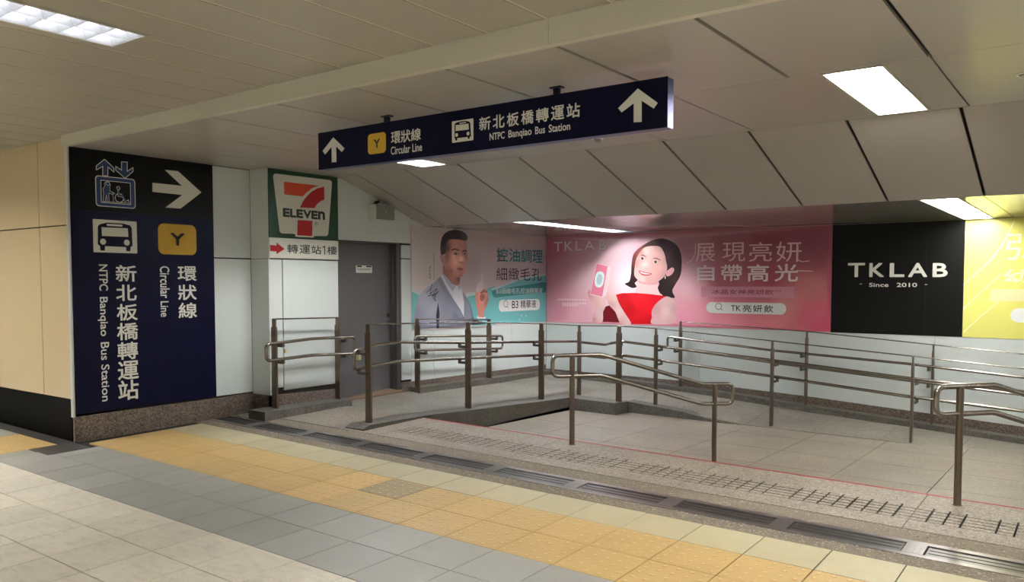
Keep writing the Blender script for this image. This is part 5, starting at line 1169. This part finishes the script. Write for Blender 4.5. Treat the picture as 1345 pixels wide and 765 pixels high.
for ch, (a, c) in zip('TKLAB', [(0,.165),(.21,.37),(.42,.55),(.585,.79),(.87,1)]): w_ = g[2]-g[0]; L_(ch, (g[0]+a*w_+.010, 2.076, g[0]+c*w_+.010, 2.219), 'strip_p', 0, LT-.0004); L_(ch, (g[0]+a*w_, 2.085, g[0]+c*w_, 2.228), 'txt_gr', .012)
for i, ch in enumerate('展現亮妍'): L_(ch, bx(P, 'a%d' % (i+1)), 'txt_line')
b = MB(); stroke(b, 'Y', Y_, LT, P['sw1'], .010); rel(b, o).build('flourish', 'txt_line', pk)
b = MB(); stroke(b, 'Y', Y_, LT, P['sw2'], .010); rel(b, o).build('flourish', 'txt_line', pk)
for i, ch in enumerate('自帶高光'): L_(ch, bx(P, 'b%d' % (i+1)), 'txt_pk', .022)
b = MB(); g = bx(P,'glint'); flat(b, 'Y', Y_, LT, [(g[0],g[1]+.009),(g[2],g[1]+.004),(g[2]+.05,g[1]+.006),(g[2],g[1]+.010),(g[0],g[1]+.018)]); rel(b, o).build('glint', 'txt_pk', pk)
b = MB(); flat(b, 'Y', Y_, LT, rrect(*bx(P,'strip'), .01)); rel(b, o).build('banner', 'strip_p', pk)
g = bx(P,'striptext'); L_('冰晶女神亮妍飲', (g[0],1.437,g[2],1.503), 'strip_t', .012, LT+.0004, .15); L_('TM', (-3.522,1.479,-3.445,1.498), 'strip_t', 0, LT+.0004)
b = MB(); g = bx(P,'pill'); flat(b, 'Y', Y_, LT, rrect(*g, (g[3]-g[1])*.49, 8)); rel(b, o).build('search_field', 'pillw', pk)
g = bx(P,'pilltext'); w_ = g[2]-g[0]; L_('TK', (g[0],1.212,g[0]+.245*w_,1.288), 'ink_p', .01, LT+.0004)
for i, ch in enumerate('亮妍飲'): L_(ch, (g[0]+(.285+.253*i)*w_, 1.202, g[0]+(.285+.253*i+.21)*w_, 1.298), 'ink_p', .012, LT+.0004)
b = MB(); qx, qy = P['q'][0]; c_ = disc(qx-.01, qy+.008, .043, .043, 20); stroke(b, 'Y', Y_, LT+.0004, c_+[c_[0]], .007); stroke(b, 'Y', Y_, LT+.0004, [(qx+.02,qy-.022),(qx+.05,qy-.05)], .007); rel(b, o).build('magnifier_symbol', 'ink_p', pk)
for q in ((-6.91, -6.385, 1.318, 1.345, 15), (-6.82, -6.53, 1.225, 1.285, 7), (-6.52, -6.38, 1.262, 1.292, 3)):
    b = MB(); tiny(b, 'Y', Y_, LT, *q); rel(b, o).build('small_print', 'txt_pk', pk)
# --- black
P = D['black']
pb_, o = poster('poster', 'black poster with white brand lettering between the pink and yellow posters', 'Y', 10.69, -2.807, -1.344, .968, 2.318, 'sheet_black')
for ch in 'TKLAB': letter(pb_, o, 'Y', Y_, .0068, ch, bx(P, ch), 'sign_white', .03 if ch == 'T' else .045, name='letter')
letter(pb_, o, 'Y', Y_, .0068, 'Since', bx(P,'s1'), 'sign_white', .03); letter(pb_, o, 'Y', Y_, .0068, '2010', bx(P,'s2'), 'sign_white', .03)
for k_ in ('d1','d2'): b = MB(); g = bx(P,k_); flat(b, 'Y', Y_, .0068, [(g[0],g[1]),(g[2],g[1]),(g[2],g[3]),(g[0],g[3])]); rel(b, o).build('dash', 'sign_white', pb_)
b = MB(); b.box(-1.74,-1.737,10.6838,10.684,.97,2.316) ; b.box(-2.80,-1.346,10.6838,10.684,1.878,1.880); rel(b, o).build('sheet_seam', 'ink_p', pb_)
# --- yellow
P = D['yellow']
py_, o = poster('poster', 'yellow poster with white curved lines, cut off by the right picture edge', 'Y', 10.69, -1.343, 1.6, .966, 2.318, 'sheet_yellow')
pr('line_y', (.97,.96,.78)); pr('strip_y', (.90,.86,.66))
for k_ in ('l1','l2','l3'): b = MB(); stroke(b, 'Y', Y_, .0066, P[k_], .012); rel(b, o).build('printed_line', 'line_y', py_)
b = MB(); flat(b, 'Y', Y_, .0068, [(-1.07,1.523),(.6,1.523),(.6,1.387),(-1.083,1.387)]); rel(b, o).build('banner', 'strip_y', py_)
b = MB(); flat(b, 'Y', Y_, .0070, rrect(-.876,1.152,.35,1.311,.078,8)); rel(b, o).build('search_field', 'pillw', py_)
letter(py_, o, 'Y', Y_, .0072, '弘', (-.94,1.85,-.56,2.145), 'line_y'); letter(py_, o, 'Y', Y_, .0072, '幼', (-.952,1.592,-.70,1.745), 'line_y', .03)
